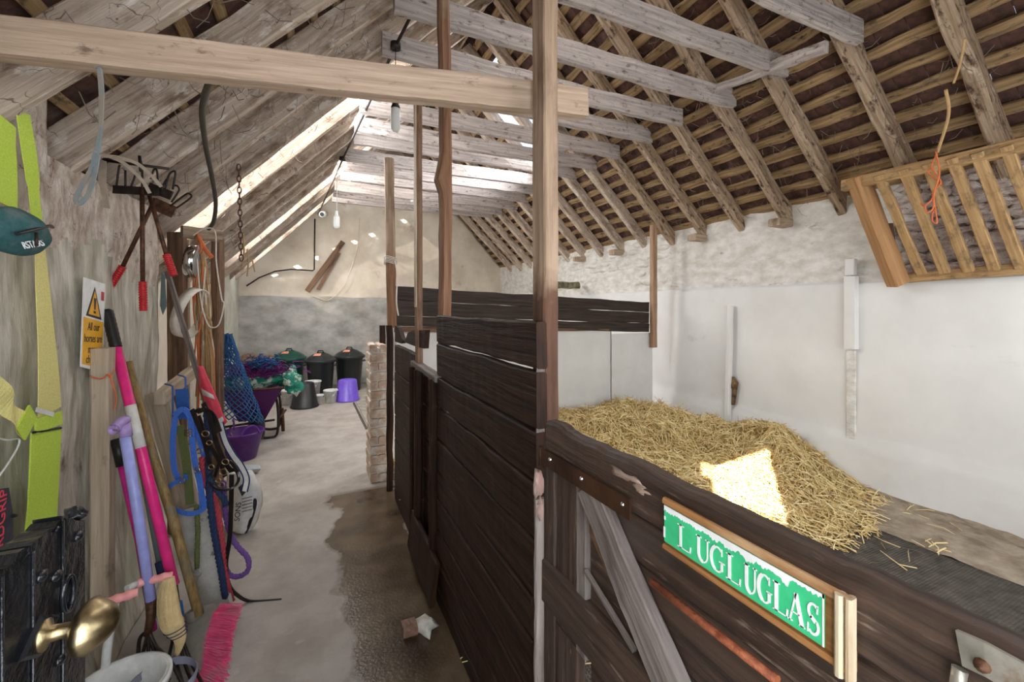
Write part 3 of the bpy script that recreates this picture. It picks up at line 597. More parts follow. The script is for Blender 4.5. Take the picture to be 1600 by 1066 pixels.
# big post beside the stable door
pt = MB().plank((.625, 1.112, 0), (.622, 1.112, 3.0), .048, .074, wdir=(1, 0, 0), seg=30, jit=.003, ch=.1, seed=1).build('timber_post', mk('post', (0, 0, 0)), None)
M['post_big'] = wood('two_tone_post_wood', (0.26, 0.17, 0.105), (0.55, 0.40, 0.28), (0.15, 0.09, 0.06), a3=(0.5, 0.7))
def stained(name, lo, zb, zt):   # creosote on the lower end only, a stain with its own edge
    m = wood(name, (0.24, 0.15, 0.095), (0.54, 0.39, 0.27), (0.15, 0.09, 0.06), a3=(0.5, 0.72)); nt = m.node_tree; N = nt.nodes; L = nt.links; b = N['Principled BSDF']
    tc = N.new('ShaderNodeTexCoord'); sp = N.new('ShaderNodeSeparateXYZ'); L.new(tc.outputs['Object'], sp.inputs[0])
    n = N.new('ShaderNodeTexNoise'); n.inputs['Scale'].default_value = 25; L.new(tc.outputs['Object'], n.inputs[0])
    ad = N.new('ShaderNodeMath'); ad.operation = 'MULTIPLY_ADD'; L.new(n.outputs[0], ad.inputs[0]); ad.inputs[1].default_value = .12; L.new(sp.outputs[2], ad.inputs[2])
    mr = N.new('ShaderNodeMapRange'); mr.inputs[1].default_value = zb; mr.inputs[2].default_value = zt; L.new(ad.outputs[0], mr.inputs[0])
    old = b.inputs['Base Color'].links[0].from_socket; mx = N.new('ShaderNodeMix'); mx.data_type = 'RGBA'; L.new(mr.outputs[0], mx.inputs[0]); L.new(old, mx.inputs[7])
    ml = N.new('ShaderNodeMix'); ml.data_type = 'RGBA'; ml.blend_type = 'MULTIPLY'; ml.inputs[0].default_value = 1; L.new(old, ml.inputs[6]); ml.inputs[7].default_value = rgb(lo); L.new(ml.outputs[2], mx.inputs[6])
    L.new(mx.outputs[2], b.inputs['Base Color']); return m
pt.data.materials[0] = stained('creosoted_big_post', (.30, .20, .17), 1.58, 1.68)
tag(pt, 'thick squared brown post rising from the stable door hinge past the tie beam', 'post')
# second post, crooked, behind the tall panel
mb = MB().plank((.612, 2.16, 1.3), (.604, 2.16, 3.15), .060, .062, wdir=(1, 0, 0), seg=26, jit=.004, ch=.25, bend=(.012, 0, 0), seed=2,
                wfun=lambda q: (-.030*math.exp(-((q-.47)/.035)**2), .0))
p2 = mb.build('timber_post', 'post'); p2.data.materials[0] = stained('creosoted_crooked_post', (.60, .44, .36), 1.70, 1.9)
tag(p2, 'knotty crooked brown post standing just behind the tall plank panel', 'post')
p3 = MB().plank((.585, 2.62, 1.10), (.580, 2.62, 2.82), .036, .060, wdir=(1, 0, 0), seg=16, jit=.0025, ch=.1, seed=3).build('timber_post', 'post')
tag(p3, 'thin dark square post with pale left edge standing on the low gate end', 'post')
MB().plank((.5655, 2.62, 1.5), (.560, 2.62, 2.80), .006, .056, wdir=(1, 0, 0), seg=10, jit=.001).build('pale_edge', 'mould_pale', p3)
p4 = MB().plank((.585, 3.62, 1.33), (.562, 3.62, 2.72), .072, .066, wdir=(1, 0, 0), seg=16, jit=.004, ch=.3, seed=4).build('timber_post', 'post_pale')
p4.data.materials[0] = stained('half_bleached_post', (.62, .45, .36), .55, .8)
tag(p4, 'sun-bleached post with twine tied round it above the brick pier', 'post')
tw = MB()
for k in range(5):
    z = 1.86+k*.012; tw.tube([Vector((.575+.052*math.cos(a), 3.62+.048*math.sin(a), z+.008*math.sin(a*2))) for a in [i*.5236 for i in range(13)]], .004, 5)
tw.tube(spline([(.60, 3.565, 1.88), (.615, 3.55, 1.75), (.61, 3.55, 1.55), (.625, 3.55, 1.43)]), .006, 5)
tag(tw.build('twine', 'cord_white'), 'pale twine knotted round the sun-bleached post with a loose end', 'twine')
# tie beam
A = P(-12, 57, .99); B = P(914, 163, 1.40)
tb = MB().plank(A-(B-A)*.22, B, .090, .052, wdir=(0, 0, 1), seg=40, jit=.0022, ch=.06, bend=(0, 0, -.004), seed=6).build('tie_beam', 'tie')
tag(tb, 'long tan sawn tie beam crossing from left wall to the big post', 'beam')
# conduit: pipe hanging down behind it is built with the lamps
# rear part of the partition, towards the brick pier
t = thing('partition_panel', 'dark low plank partition with broken top board beside brick pier', 'partition', (XP, 3.2, 0))
zs = [1.21, 1.00, .83, .66, .48, .30, .12, 0]
ya, yb = yat(616), yat(648)
for i in range(len(zs)-1):
    MB().plank((XP+.02, yb, (zs[i]+zs[i+1])/2), (XP+.02, ya, (zs[i]+zs[i+1])/2), zs[i]-zs[i+1]-.006, .035, wdir=(0, 0, 1), seg=12, jit=.003, seed=20+i).build('plank', 'dark', t)
MB().poly([onX(617, 509, XP+.01), onX(617, 534, XP+.01), onX(627, 537, XP+.01), onX(629, 533, XP+.01), onX(622, 512, XP+.01)], .03, (1, 0, 0)).build('broken_board', 'dark', t)
MB().poly([onX(632, 535, XP+.01), onX(650, 542, XP+.01), onX(662, 545, XP+.01), onX(664, 516, XP+.01), onX(644, 517, XP+.01), onX(637, 520, XP+.01)], .03, (1, 0, 0)).build('broken_board', 'dark', t)
for px_, s_ in ((596, 9), (608, 10)):
    Y = yat(px_+2); zt = onX(px_, 508, XP).z
    MB().plank((XP-.005, Y, 0), (XP-.005, Y, zt), .05, .07 if px_ < 600 else .05, wdir=(1, 0, 0), seg=12, jit=.005, ch=.25, seed=s_).build('upright', 'dark', t)
# low gate between the two panels
t = thing('stall_gate', 'low black-stained gate with weathered top rail between the two plank panels', 'gate', (XP, 2.45, 0))
ya, yb = yat(684), yat(646)
MB().plank((XP+.01, ya, 1.135), (XP+.01, yb, 1.15), .03, .055, wdir=(0, 0, 1), seg=8, jit=.003, seed=31).build('top_rail', 'grey_wood', t)
for Y in (yat(648), yat(656), yat(680)):
    MB().plank((XP-.01, Y, 0.02), (XP-.01, Y, 1.13), .045, .035, wdir=(1, 0, 0), seg=10, jit=.004, ch=.25, seed=int(Y*90)).build('upright', 'dark', t)
for i, (za, zb_) in enumerate(((1.11, .93), (.92, .74), (.73, .55), (.54, .36), (.35, .19), (.18, .03))):
    MB().plank((XP+.035, ya, (za+zb_)/2), (XP+.035, yb, (za+zb_)/2), za-zb_, .025, wdir=(0, 0, 1), seg=8, jit=.003, seed=40+i).build('plank', 'dark', t)
MB().plank((XP-.035, yat(690), .14), (XP-.035, yat(652), .17), .22, .022, wdir=(0.12, 0, 1), seg=8, jit=.006, seed=47).build('kick_board', 'dark', t)
# brick pier
pr = thing('brick_pier', 'narrow whitewashed brick pier ending the dark partition in the passage', 'pier', (.50, 3.95, 0))
z = .005; row = 0; zt = 1.17
MB().box((.505, 3.95, .575), .125, .25, 1.15, ch=.02).build('mortar_core', 'lime_mortar', pr)
while z < zt-.05:
    h = .068; ro = random.Random(row)
    cells = [(.435, .575, 3.80, 3.93), (.435, .575, 3.94, 4.09)] if row % 2 else [(.435, .50, 3.80, 4.09), (.508, .575, 3.80, 4.09)]
    for (xa, xb, yc, yd) in cells:
        j = lambda: ro.uniform(-.006, .006)
        MB().plank(((xa+xb)/2+j(), yc+j(), z+h/2), ((xa+xb)/2+j(), yd, z+h/2), h, xb-xa, wdir=(0, 0, 1), seg=3, jit=.005, ch=.15, seed=row*3).build('brick', 'brick', pr)
    z += h+.011; row += 1
# partition between this stall and the next
YB = 4.15
t = thing('rear_partition', 'rear stall partition of dark boards over white-painted panels', 'partition', (2.3, YB, 0))
edges_l = [447, 468, 493, 509]; edges_r = [472, 488, 505, 519]
for i in range(3):
    a0, a1 = onY(616, edges_l[i], YB), onY(616, edges_l[i+1], YB); b0, b1 = onY(1013, edges_r[i], YB), onY(1013, edges_r[i+1], YB)
    h0, h1 = a0.z-a1.z+.001, b0.z-b1.z+.001
    MB().plank((a0+a1)/2, (b0+b1)/2, h0, .03, wdir=(0, 0, 1), seg=30, jit=.003, ch=.15, taper=h1/h0, seed=60+i, wfun=lambda q, i=i: (0, .012*nz(q*7, i*3, 0)-.004)).build('board', M['dark_grey'] if 'dark_grey' in M else M.setdefault('dark_grey', wood('faded_dark_board_wood', (0.016, 0.012, 0.010), (0.075, 0.056, 0.046), (0.05, 0.028, 0.02), spec=.2, rough=.55, bump=.6, a3=(.5, .7), dirt=((0.25, 0.20, 0.17), (12, 60, 1), (.72, .78)))), t)
a0, a1 = onY(616, 509, YB-.01), onY(616, 521, YB-.01); b0, b1 = onY(953, 514, YB-.01), onY(953, 517, YB-.01)
MB().plank((a0+a1)/2, (b0+b1)/2, .055, .03, wdir=(0, 0, 1), seg=10, jit=.003, taper=.4).build('rail', 'post', t)
for (xa, xb, ytop) in ((620, 953.5, 514), (955.5, 1020, 520)):
    a, b = onY(xa, ytop, YB), onY(xb, ytop, YB); zt = b.z
    MB().plank(((a.x+b.x)/2, YB+.012, 0.0), ((a.x+b.x)/2, YB+.012, zt), b.x-a.x, .014, wdir=(1, 0, 0), seg=4, jit=.0005, ch=.05).build('panel', 'panel', t)
MB().plank(onY(954.5, 517, YB-.004), onY(954.5, 660, YB-.004), .012, .008, wdir=(1, 0, 0), seg=8, jit=.001).build('joint_strip', 'grey_wood', t)
p5 = MB().plank(onY(1021, 543, 4.10), onY(1021, 352, 4.10), .075, .06, wdir=(1, 0, 0), seg=14, jit=.003, seed=71).build('timber_post', 'post'); p5.data.materials[0] = stained('wall_post_wood', (1.0, .9, .85), 9, 10)
tag(p5, 'brown post stub fixed at the right wall where the rear partition ends', 'post')
tag(MB().plank(P(850, 446, 6.6), P(904, 446, 7.2), .11, .07, wdir=(0, 0, 1), seg=8, jit=.012, ch=.3, seed=72).build('log_beam', mk('mossy_wood', (0.10, 0.09, 0.05), (0.30, 0.27, 0.15), (12, 12, 12), .9, bump=.8)), 'short mossy timber sticking out above the rear partition', 'beam')
# ---------------------------------------------------------------- stable door with the name sign
XD = .555
t = thing('stable_door', 'dark weathered lower stable door carrying the green sign', 'door', (XP, .6, 0))
def dpl(name, pxa, za, pxb, zb, w, th, mat, x=XD, seg=16, jit=.002, seed=0, ch=.12, wdir=(0, 0, 1), parent=t, wfun=None, taper=1.0):
    Ya, Yb = yat(pxa, XD), yat(pxb, XD)
    return MB().plank((x+th/2, Ya, za), (x+th/2, Yb, zb), w, th, wdir=wdir, seg=seg, jit=jit, ch=ch, seed=seed, wfun=wfun, taper=taper).build(name, mat, parent)
# top rail: chewed along its upper edge
dpl('top_rail', 856, 1.152, 1750, 1.157, .096, .040, 'dark_worn', x=XD-.006, seg=60, jit=.0018, seed=1, ch=.2, wfun=lambda q: (0, .006*nz(q*9, 0, 0)+(.005 if q < .1 else -.006*max(0, nz(q*16, 3, 0)))))
MB().blob(onX(975, 742, XD-.004), (.006, .040, .012), 2, .5).blob(onX(1003, 765, XD-.004), (.005, .028, .010), 4, .5).build('chewed_wood', mk('chewed_bare_wood', (0.26, 0.17, 0.13), (0.50, 0.36, 0.28), (60, 14, 60), .8, bump=.9), t)
dpl('board', 915, 1.055, 1750, 1.055, .088, .022, 'dark_worn', x=XD+.012, seed=2, seg=24)
dpl('board', 915, .945, 1750, .945, .122, .022, 'dark_worn', x=XD+.015, seed=3, seg=24)
dpl('board', 915, .815, 1750, .815, .125, .022, 'dark_worn', x=XD+.015, seed=4, seg=24)
dpl('board', 915, .66, 1750, .66, .16, .022, 'dark_worn', x=XD+.015, seed=14, seg=16)
dpl('board', 860, .45, 1750, .45, .22, .022, 'dark_worn', x=XD+.015, seed=15, seg=16)
dpl('board', 860, .20, 1750, .20, .25, .022, 'dark_worn', x=XD+.015, seed=16, seg=16)
Yc = lambda px: yat(px, XD)
for (pa, pb, x, mat, zt, zb, sd) in ((849, 866, XD+.0, 'mould_pale', 1.105, .03, 5), (866, 898, XD+.006, 'dark_worn', 1.105, .70, 6), (898, 914, XD+.002, 'grey_wood', 1.105, .70, 7), (866, 900, XD+.004, 'dark_worn', .70, .03, 8)):
    y_a, y_b = Yc(pa), Yc(pb)
    MB().plank((x+.012, (y_a+y_b)/2, zb), (x+.012, (y_a+y_b)/2, zt), abs(y_a-y_b)-.002, .024, wdir=(0, 1, 0), seg=10, jit=.0015, ch=.12, seed=sd).build('stile', M['dark_worn'] if mat == 'mould_pale' else mat, t)
dpl('mid_rail', 852, .782, 1400, .782, .108, .030, 'dark_worn', x=XD-.010, seed=9, seg=24, jit=.0025)
MB().plank((XD-.002, Yc(922), 1.105), (XD-.004, Yc(1100), .79), .082, .026, wdir=(0, 1, 0), seg=16, jit=.0025, ch=.12, seed=10).build('brace', 'grey_wood', t)
MB().plank((XD+.003, Yc(914), .905), (XD+.003, Yc(990), .842), .010, .010, wdir=(0, 0, 1), seg=6, jit=.001).build('bead', 'grey_wood', t)
MB().poly([onX(914, 812, XD+.016), onX(990, 985, XD+.016), onX(1000, 965, XD+.016), onX(985, 862, XD+.016), onX(925, 800, XD+.016)], .004, (-1, 0, 0)).build('recessed_panel', mk('brown_panel_wood', (0.10, 0.05, 0.025), (0.24, 0.13, 0.07), (40, 12, 40), .6, bump=.4), t)
MB().tube([onX(1018, 909, XD-.004), onX(1100, 975, XD-.004), onX(1215, 1064, XD-.004)], .0065, 8).build('rod', 'rust_red', t)
# strap hinge
hs = MB().ribbon([onX(846, 712, XD-.012), onX(985, 797, XD-.016)], .040, (0, 0, 1), .005)
hs = hs.build('strap_hinge', 'strap_iron', t)
for (x_, y_) in ((860, 718), (909, 748), (974, 788)):
    MB().lathe(onX(x_, y_, XD-.016), [(0, .006), (.004, .004), (.005, 0)], 10, axis=(-1, 0, 0)).build('rivet', 'steel', hs)
MB().tube([onX(846, 698, XD-.010), onX(846, 728, XD-.010)], .008, 8).build('hinge_knuckle', 'strap_iron', t)
# latch keep at the far end
lk = MB().ribbon([onX(1500, 1012, XD-.010), onX(1540, 1030, XD-.012), onX(1600, 1064, XD-.012), onX(1680, 1100, XD-.012)], .030, (0, 0, 1), .004)
lk.tube([onX(1500, 1045, XD-.012), onX(1495, 1075, XD-.016), onX(1520, 1110, XD-.02)], .006, 8)
lk = lk.build('latch_plate', 'galv', t)
MB().lathe(onX(1535, 1040, XD-.014), [(0, .006), (.005, .004), (.006, 0)], 10, axis=(-1, 0, 0)).build('rivet', 'rust', lk)
# name sign: green plate in a varnished moulding
sg = thing('name_sign', 'green name sign with white capitals in varnished moulding on stable door', 'sign', (XD-.01, .42, 1.10))
SX = XD-.016
S0, S1 = Vector((SX, Yc(1050), 1.164)), Vector((SX, Yc(1302), 1.164)); SH = .061
sy0, sy1 = S0.y, S1.y; Ls = abs(sy1-sy0)
MB().plank((SX+.008, sy0+.002, 1.133), (SX+.008, sy1-.026, 1.133), .084, .010, wdir=(0, 0, 1), seg=6).build('backing', 'varnish', sg)
MB().plank((SX+.001, sy0+.002, 1.1725), (SX+.001, sy1-.026, 1.1725), .012, .010, wdir=(0, 0, 1), seg=6, ch=.3).build('moulding', 'varnish', sg)
MB().plank((SX+.001, sy0+.002, 1.0955), (SX+.001, sy1-.026, 1.0955), .009, .010, wdir=(0, 0, 1), seg=6, ch=.3).build('moulding', 'varnish', sg)
MB().plank((SX-.001, sy1-.0165, 1.086), (SX-.001, sy1-.0165, 1.178), .009, .014, wdir=(0, 1, 0), seg=4, ch=.3).build('moulding', 'mould_pale', sg)
MB().plank((SX+.001, sy1-.0255, 1.086), (SX+.001, sy1-.0255, 1.178), .007, .014, wdir=(0, 1, 0), seg=4, ch=.3).build('moulding', 'mould_pale', sg)
pl = MB().poly([(SX, sy0, 1.105), (SX, sy1, 1.105), (SX, sy1, 1.166), (SX, sy0, 1.166)], .0015, (-1, 0, 0)).build('sign_plate', 'sign_green', sg)
# torn white upper edge and right border
rr = random.Random(9); ed = [(SX-.0017, sy0, 1.166), (SX-.0017, sy1, 1.166)]; low = []
for i in range(120):
    q = i/119; low.append((SX-.0017, sy1+(sy0-sy1)*q, 1.166-.002-(.0035+.013*abs(nz(q*9, 0, 0)))*(1 if .16 < q else .15)-rr.uniform(0, .004)))
MB().poly(ed+low, .0004, (-1, 0, 0)).poly([(SX-.0017, sy1+.002, 1.105), (SX-.0017, sy1, 1.105), (SX-.0017, sy1, 1.166), (SX-.0017, sy1+.002, 1.166)], .0004, (-1, 0, 0)).build('worn_edge', 'sign_white', sg)
def glyph(ch, x0, w, H, base):
    """serif capital as flat strokes; returns list of (points, widths) in sign coordinates (x along, z up)"""
    T, t_ = .0048, .0016; out = []
    arc = lambda cx, cz, rx, rz, a0, a1, n=14: [(cx+rx*math.cos(math.radians(a0+(a1-a0)*i/n)), cz+rz*math.sin(math.radians(a0+(a1-a0)*i/n))) for i in range(n+1)]
    if ch == 'L': out = [([(w*.25, 0), (w*.25, H)], T), ([(0, .0008), (w, .0008)], t_), ([(0, H-.0008), (w*.5, H-.0008)], t_), ([(w-.001, 0), (w, H*.28)], t_*1.3)]
    elif ch == 'U': out = [([(w*.2, H)]+[(w*.2, H*.35)]+arc(w*.52, H*.32, w*.32, H*.30, 180, 270), T), (arc(w*.52, H*.32, w*.32, H*.30, 270, 360)+[(w*.84, H)], t_*1.3), ([(0, H-.0008), (w*.42, H-.0008)], t_), ([(w*.68, H-.0008), (w, H-.0008)], t_)]
    elif ch == 'G': out = [(arc(w*.5, H*.5, w*.42, H*.48, 110, 250), T), (arc(w*.5, H*.5, w*.42, H*.48, 50, 110), t_*1.6), (arc(w*.5, H*.5, w*.42, H*.48, 250, 310), t_*1.6), ([(w*.8, H*.12), (w*.8, H*.45)], T*.8), ([(w*.62, H*.45), (w, H*.45)], t_), ([(w*.8, H*.7), (w*.8, H*.98)], t_)]
    elif ch == 'A': out = [([(w*.14, 0), (w*.5, H)], t_*1.2), ([(w*.48, H), (w*.84, 0)], T), ([(w*.26, H*.33), (w*.70, H*.33)], t_), ([(0, .0008), (w*.3, .0008)], t_), ([(w*.66, .0008), (w, .0008)], t_)]
    elif ch == 'S': out = [(arc(w*.5, H*.74, w*.32, H*.24, 40, 180)+arc(w*.5, H*.74, w*.32, H*.24, 180, 250)[1:], T*.6), ([(w*.32, H*.56), (w*.5, H*.50), (w*.68, H*.42)], T), (arc(w*.48, H*.27, w*.36, H*.25, 50, -140), T*.62), ([(w*.76, H*.72), (w*.78, H)], t_), ([(w*.12, 0), (w*.14, H*.3)], t_)]
    res = []
    for pts, th in out: res.append(([Vector((SX-.0022, sy0-(x0+a), base+b)) for a, b in pts], th))
    return res
def word(s, x0, adv, H, base, mat='sign_white', nm='letter'):
    for i, ch in enumerate(s):
        mb = MB(); a = adv[i] if isinstance(adv, list) else adv
        for pts, th in glyph(ch, x0, a*.80, H, base): mb.ribbon(pts, th, [((pts[min(k+1, len(pts)-1)]-pts[max(k-1, 0)]).cross(Vector((1, 0, 0)))) for k in range(len(pts))], .0006)
        mb.build(nm, mat, pl); x0 += a
def su(px): return sy0-yat(px, SX)      # position along the sign of a photograph column
H = .036; zb_ = 1.112
def lets(seq, H_):
    for ch, a, b in seq:
        x0, x1 = su(a), su(b); mb = MB()
        for pts, th in glyph(ch, x0, (x1-x0)*.93, H_, zb_): mb.ribbon(pts, th, [((pts[min(k+1, len(pts)-1)]-pts[max(k-1, 0)]).cross(Vector((1, 0, 0)))) for k in range(len(pts))], .0006)
        mb.build('letter', 'sign_white', pl)
lets([('L', 1060, 1082), ('U', 1089, 1112), ('G', 1111, 1136), ('L', 1136, 1160), ('U', 1164, 1186), ('G', 1185, 1210), ('L', 1209, 1234), ('A', 1232, 1262), ('S', 1261, 1286)], .037)
MB().ribbon([Vector((SX-.0022, sy0-.001, zb_+z_)) for z_ in (.0, .018)], .0035, (0, 1, 0), .0006).ribbon([Vector((SX-.0022, sy0-.002, zb_+.03)), Vector((SX-.0022, sy0-.002, zb_+.036))], .003, (0, 1, 0), .0006).build('letter', 'sign_white', pl)
# ---------------------------------------------------------------- stall furniture and bedding
RT = Vector((CA, -SA, 0)); FW = Vector((SA, CA, 0)); UP = Vector((0, 0, 1))
def text3d(name, s, org, xd, yd, size, mat, parent, ext=.0006, align='LEFT'):
    c = bpy.data.curves.new(name, 'FONT'); c.body = s; c.size = size; c.extrude = ext; c.align_x = align
    tmp = bpy.data.objects.new(name, c); me = bpy.data.meshes.new_from_object(tmp); bpy.data.objects.remove(tmp)
    xd, yd = Vector(xd), Vector(yd); zd = xd.cross(yd).normalized()
    for v in me.vertices: v.co = Vector(org)+xd*v.co.x+yd*v.co.y+zd*v.co.z-wloc(parent)
    me.materials.clear(); me.materials.append(M[mat]); o = bpy.data.objects.new(name, me); COL.objects.link(o); o.parent = parent; return o
# hay rack
t = thing('hay_rack', 'slatted wooden hay rack hung high on the white right wall', 'hay rack', (4.05, 1.2, 1.75))
def rail(px): return onX(px, 289+(px-1325)*(225-287)/275, 3.70)
MB().plank(rail(1318), rail(1800), .085, .07, wdir=(0, 0, 1), seg=20, jit=.003, ch=.12, seed=1).build('top_rail', 'rack', t)
MB().plank(onX(1392, 436, 4.07), onX(1800, 404, 4.07), .075, .05, wdir=(0, 0, 1), seg=16, jit=.003, seed=2).build('bottom_rail', 'rack', t)
MB().plank(rail(1340)+Vector((-.01, 0, .045)), onX(1404, 444, 4.03), 0.115, .10, wdir=RT, seg=14, jit=.003, ch=.08, seed=3).build('end_post', 'rack_post', t)
MB().plank(onX(1388, 350, 4.10), onX(1396, 420, 4.10), .04, .05, wdir=RT, seg=3, jit=.002).build('wall_cleat', 'post', t)
tops = [1378, 1416, 1454, 1492, 1531, 1576, 1625]; bots = [1440, 1477, 1514, 1555, 1597, 1645, 1700]
for i in range(7):
    a = rail(tops[i])+Vector((-.035, 0, .012)); b = onX(bots[i], 431-(bots[i]-1395)*.06, 4.03)
    MB().plank(a, b, .058, .034, wdir=(0, 1, 0), seg=16, jit=.003, ch=.15, seed=5+i).build('slat', 'rack', t)
tw = MB()
tw.tube(spline([onX(1478, 140, 3.35), onX(1482, 180, 3.45), onX(1465, 238, 3.62)]), .009, 6).tube(spline([onX(1490, 130, 3.35), onX(1500, 100, 3.3), onX(1508, 60, 3.2)]), .006, 6)
tag(tw.build('rope', 'straw_twine'), 'brown cord tied from rafter down to the hay rack rail', 'rope')
tw = MB()
for k, pts in enumerate(([(1462, 236), (1468, 270), (1460, 300), (1458, 325), (1448, 332), (1446, 322), (1456, 312), (1460, 300)], [(1464, 240), (1456, 262), (1470, 285), (1458, 300), (1462, 330), (1464, 348), (1457, 345), (1458, 332), (1462, 326)], [(1458, 262), (1450, 268), (1462, 280), (1472, 290), (1466, 284)], [(1458, 312), (1444, 322), (1438, 318)])):
    tw.tube(spline([onX(a, b, 3.60+.01*k) for a, b in pts]), .0045, 5)
tag(tw.build('twine', 'orange_twine'), 'orange baler twine with loops dangling from the hay rack rail', 'twine')
# right wall fittings
bx = thing('boxed_conduit', 'white-painted boxed batten fixed to the right wall below the rack', 'batten', onX(1330, 545, 4.10))
MB().plank(onX(1330, 545, 4.095), onX(1330, 432, 4.095), .085, .06, wdir=(0, 1, 0), seg=4, jit=.001, ch=.05).build('box', 'white', bx)
MB().plank(onX(1329, 430, 4.11), onX(1330, 405, 4.11), .07, .05, wdir=(0, 1, 0), seg=3, jit=.001, ch=.08).build('upper_batten', 'white', bx)
MB().plank(onX(1330, 548, 4.12), onX(1330, 690, 4.115), .07, .02, wdir=(0, 1, 0), seg=14, jit=.003, ch=.3).build('scarred_strip', 'white_rough', bx)
tag(MB().plank(onX(1141, 478, 4.08), onX(1136, 700, 4.06), .06, .05, wdir=(0, 1, 0), seg=12, jit=.004, ch=.2, seed=3).build('wall_batten', 'white'), 'tall thin white-painted batten on right wall above the straw', 'batten')
tag(MB().poly([onX(a, b, 4.105) for a, b in ((1141, 588), (1148, 589), (1154, 598), (1151, 616), (1149, 633), (1141, 632))], .025, (-1, 0, 0)).blob(onX(1147, 602, 4.09), (.02, .04, .05), 3, .4).build('exposed_stone', mk('broken_render_stone', (0.05, 0.03, 0.015), (0.28, 0.18, 0.09), (14, 14, 14), .9, bump=.8)), 'brown broken patch of stone beside the tall white batten', 'stone')
# rubber mats
def matt(x0, x1, y0, y1, lab):
    mb = MB(); mb.grid(lambda u, v: Vector((x0+(x1-x0)*u, y0+(y1-y0)*v, .024+.006*nz(u*3, v*3, x0)+.004*nz(u*11, v*11, 2))), 16, 16, smooth=True)
    tag(mb.build('rubber_mat', 'mat', solid=.018), lab, 'mat', None)
matt(.75, 3.40, .32, 1.60, 'nearer ribbed black rubber stable mat beside the right wall kerb')
matt(.75, 3.44, 1.62, 2.60, 'further ribbed black rubber stable mat half hidden under straw')
# straw
def hs_(x, y):
    g = lambda cx, cy, s, h, sy=None: h*math.exp(-((x-cx)/s)**2-((y-cy)/(sy or s))**2)
    h = g(3.25, 3.75, .75, .30, .65)+g(2.35, 3.9, .7, .20, .7)+g(1.4, 3.6, .8, .16)+g(3.85, 2.62, .36, .33, .42)+g(3.75, 3.3, .5, .12)+g(2.5, 2.5, 1.0, .09)
    h += g(3.55, 2.25, .5, .08, .35)
    h *= 1+.28*nz(x*4, y*4, 0)+.15*nz(x*9, y*9, 3)
    edge = min(1, max(0, (y-(1.55+.25*nz(x*2, 0, 0)+.22*max(0, x-2.9)))/.45)); return .02+h*edge
base = MB()
base.grid(lambda u, v: (lambda x, y: Vector((x, y, hs_(x, y)+(0.012 if y > 1.9 else -.02)*nz(x*25, y*25, 0)*.6-(.03 if y < 1.62+.25*nz(x*2, 0, 0) else 0))))(.66+3.42*u, 1.35+2.75*v), 110, 90)
stw = base.build('straw_bedding', 'straw_base', kind='stuff'); tag(stw, 'deep golden straw bedding heaped along the back and right stall walls', 'straw')
rs = random.Random(21); V_, F_, U_ = [], [], []
n = 0
while n < 30000:
    x = .64+3.42*rs.random(); y = 1.25+2.86*rs.random(); h = hs_(x, y)
    e = (y-(1.5+.25*nz(x*2, 0, 0)+.22*max(0, x-2.9)))
    if e < 0 and rs.random() > .045: continue
    if h < .04 and rs.random() < .45: continue
    n += 1
    L = rs.uniform(.06, .20); a = rs.random()*6.283; el = rs.gauss(0, .28)+(.10 if rs.random() < .92 else .8)
    if e < .1: el *= .15
    d = Vector((math.cos(a)*math.cos(el), math.sin(a)*math.cos(el), math.sin(el)))*L
    gx = (hs_(x+.05, y)-h)/.05; gy = (hs_(x, y+.05)-h)/.05; d.z += .9*(gx*d.x+gy*d.y)
    p = Vector((x, y, h+rs.uniform(-.004, .028)*(1 if e > .15 else .35)+(.008 if e < .15 else 0)))-d/2; q = p+d
    if q.x > 4.07: q.x = 4.07-rs.random()*.03
    if p.x > 4.07: p.x = 4.06
    if max(p.y, q.y) > 4.13: continue
    p.z = max(p.z, .027); q.z = max(q.z, .027)
    mid = (p+q)/2+Vector((rs.uniform(-.1, .1), rs.uniform(-.1, .1), rs.uniform(0, .12)))*L
    w = rs.uniform(.0022, .0048); s1 = d.cross(UP)
    if s1.length < 1e-5: s1 = Vector((1, 0, 0))
    s1 = s1.normalized()*w; s2 = UP*w
    k = len(V_); V_ += [p-s1, p+s1*.3+s2, mid-s1, mid+s1*.3+s2, q-s1*.6, q+s1*.2+s2*.6]
    c = rs.random()*7; F_ += [(k, k+1, k+3, k+2), (k+2, k+3, k+5, k+4)]; U_ += [(c, .5)]*8
mes = bpy.data.meshes.new('straw_strands'); mes.from_pydata([tuple(v-wloc(stw)) for v in V_], [], F_)
ul = mes.uv_layers.new(name='UVMap'); ul.data.foreach_set('uv', [x for q in U_ for x in q]); mes.materials.append(M['straw']); mes.update()
so_ = bpy.data.objects.new('straw_strands', mes); COL.objects.link(so_); so_.parent = stw; so_['kind'] = 'stuff'
# cobwebs and wisps in the roof
cw = MB(); rc = random.Random(4)
for i in range(1300):
    side = rc.random()
    if side < .7: y = rc.uniform(1.0, 5.5); x = rc.uniform(2.6, 4.05); z = zR(x)+rc.uniform(-.01, .12)
    else: y = rc.uniform(1.4, 7); x = rc.uniform(-.7, .4); z = zL(x, y)+rc.uniform(-.0, .1)
    L = rc.uniform(.04, .16); d = Vector((rc.gauss(0, .5), rc.gauss(0, .6), rc.uniform(-.9, .2))).normalized()*L; p = Vector((x, y, z))
    cw.tube([p, p+d*.5+Vector((0, 0, -L*.2)), p+d], rc.uniform(.0008, .0026), 3, caps=False)
cw.build('cobweb', 'cobweb', ceil, kind='stuff')
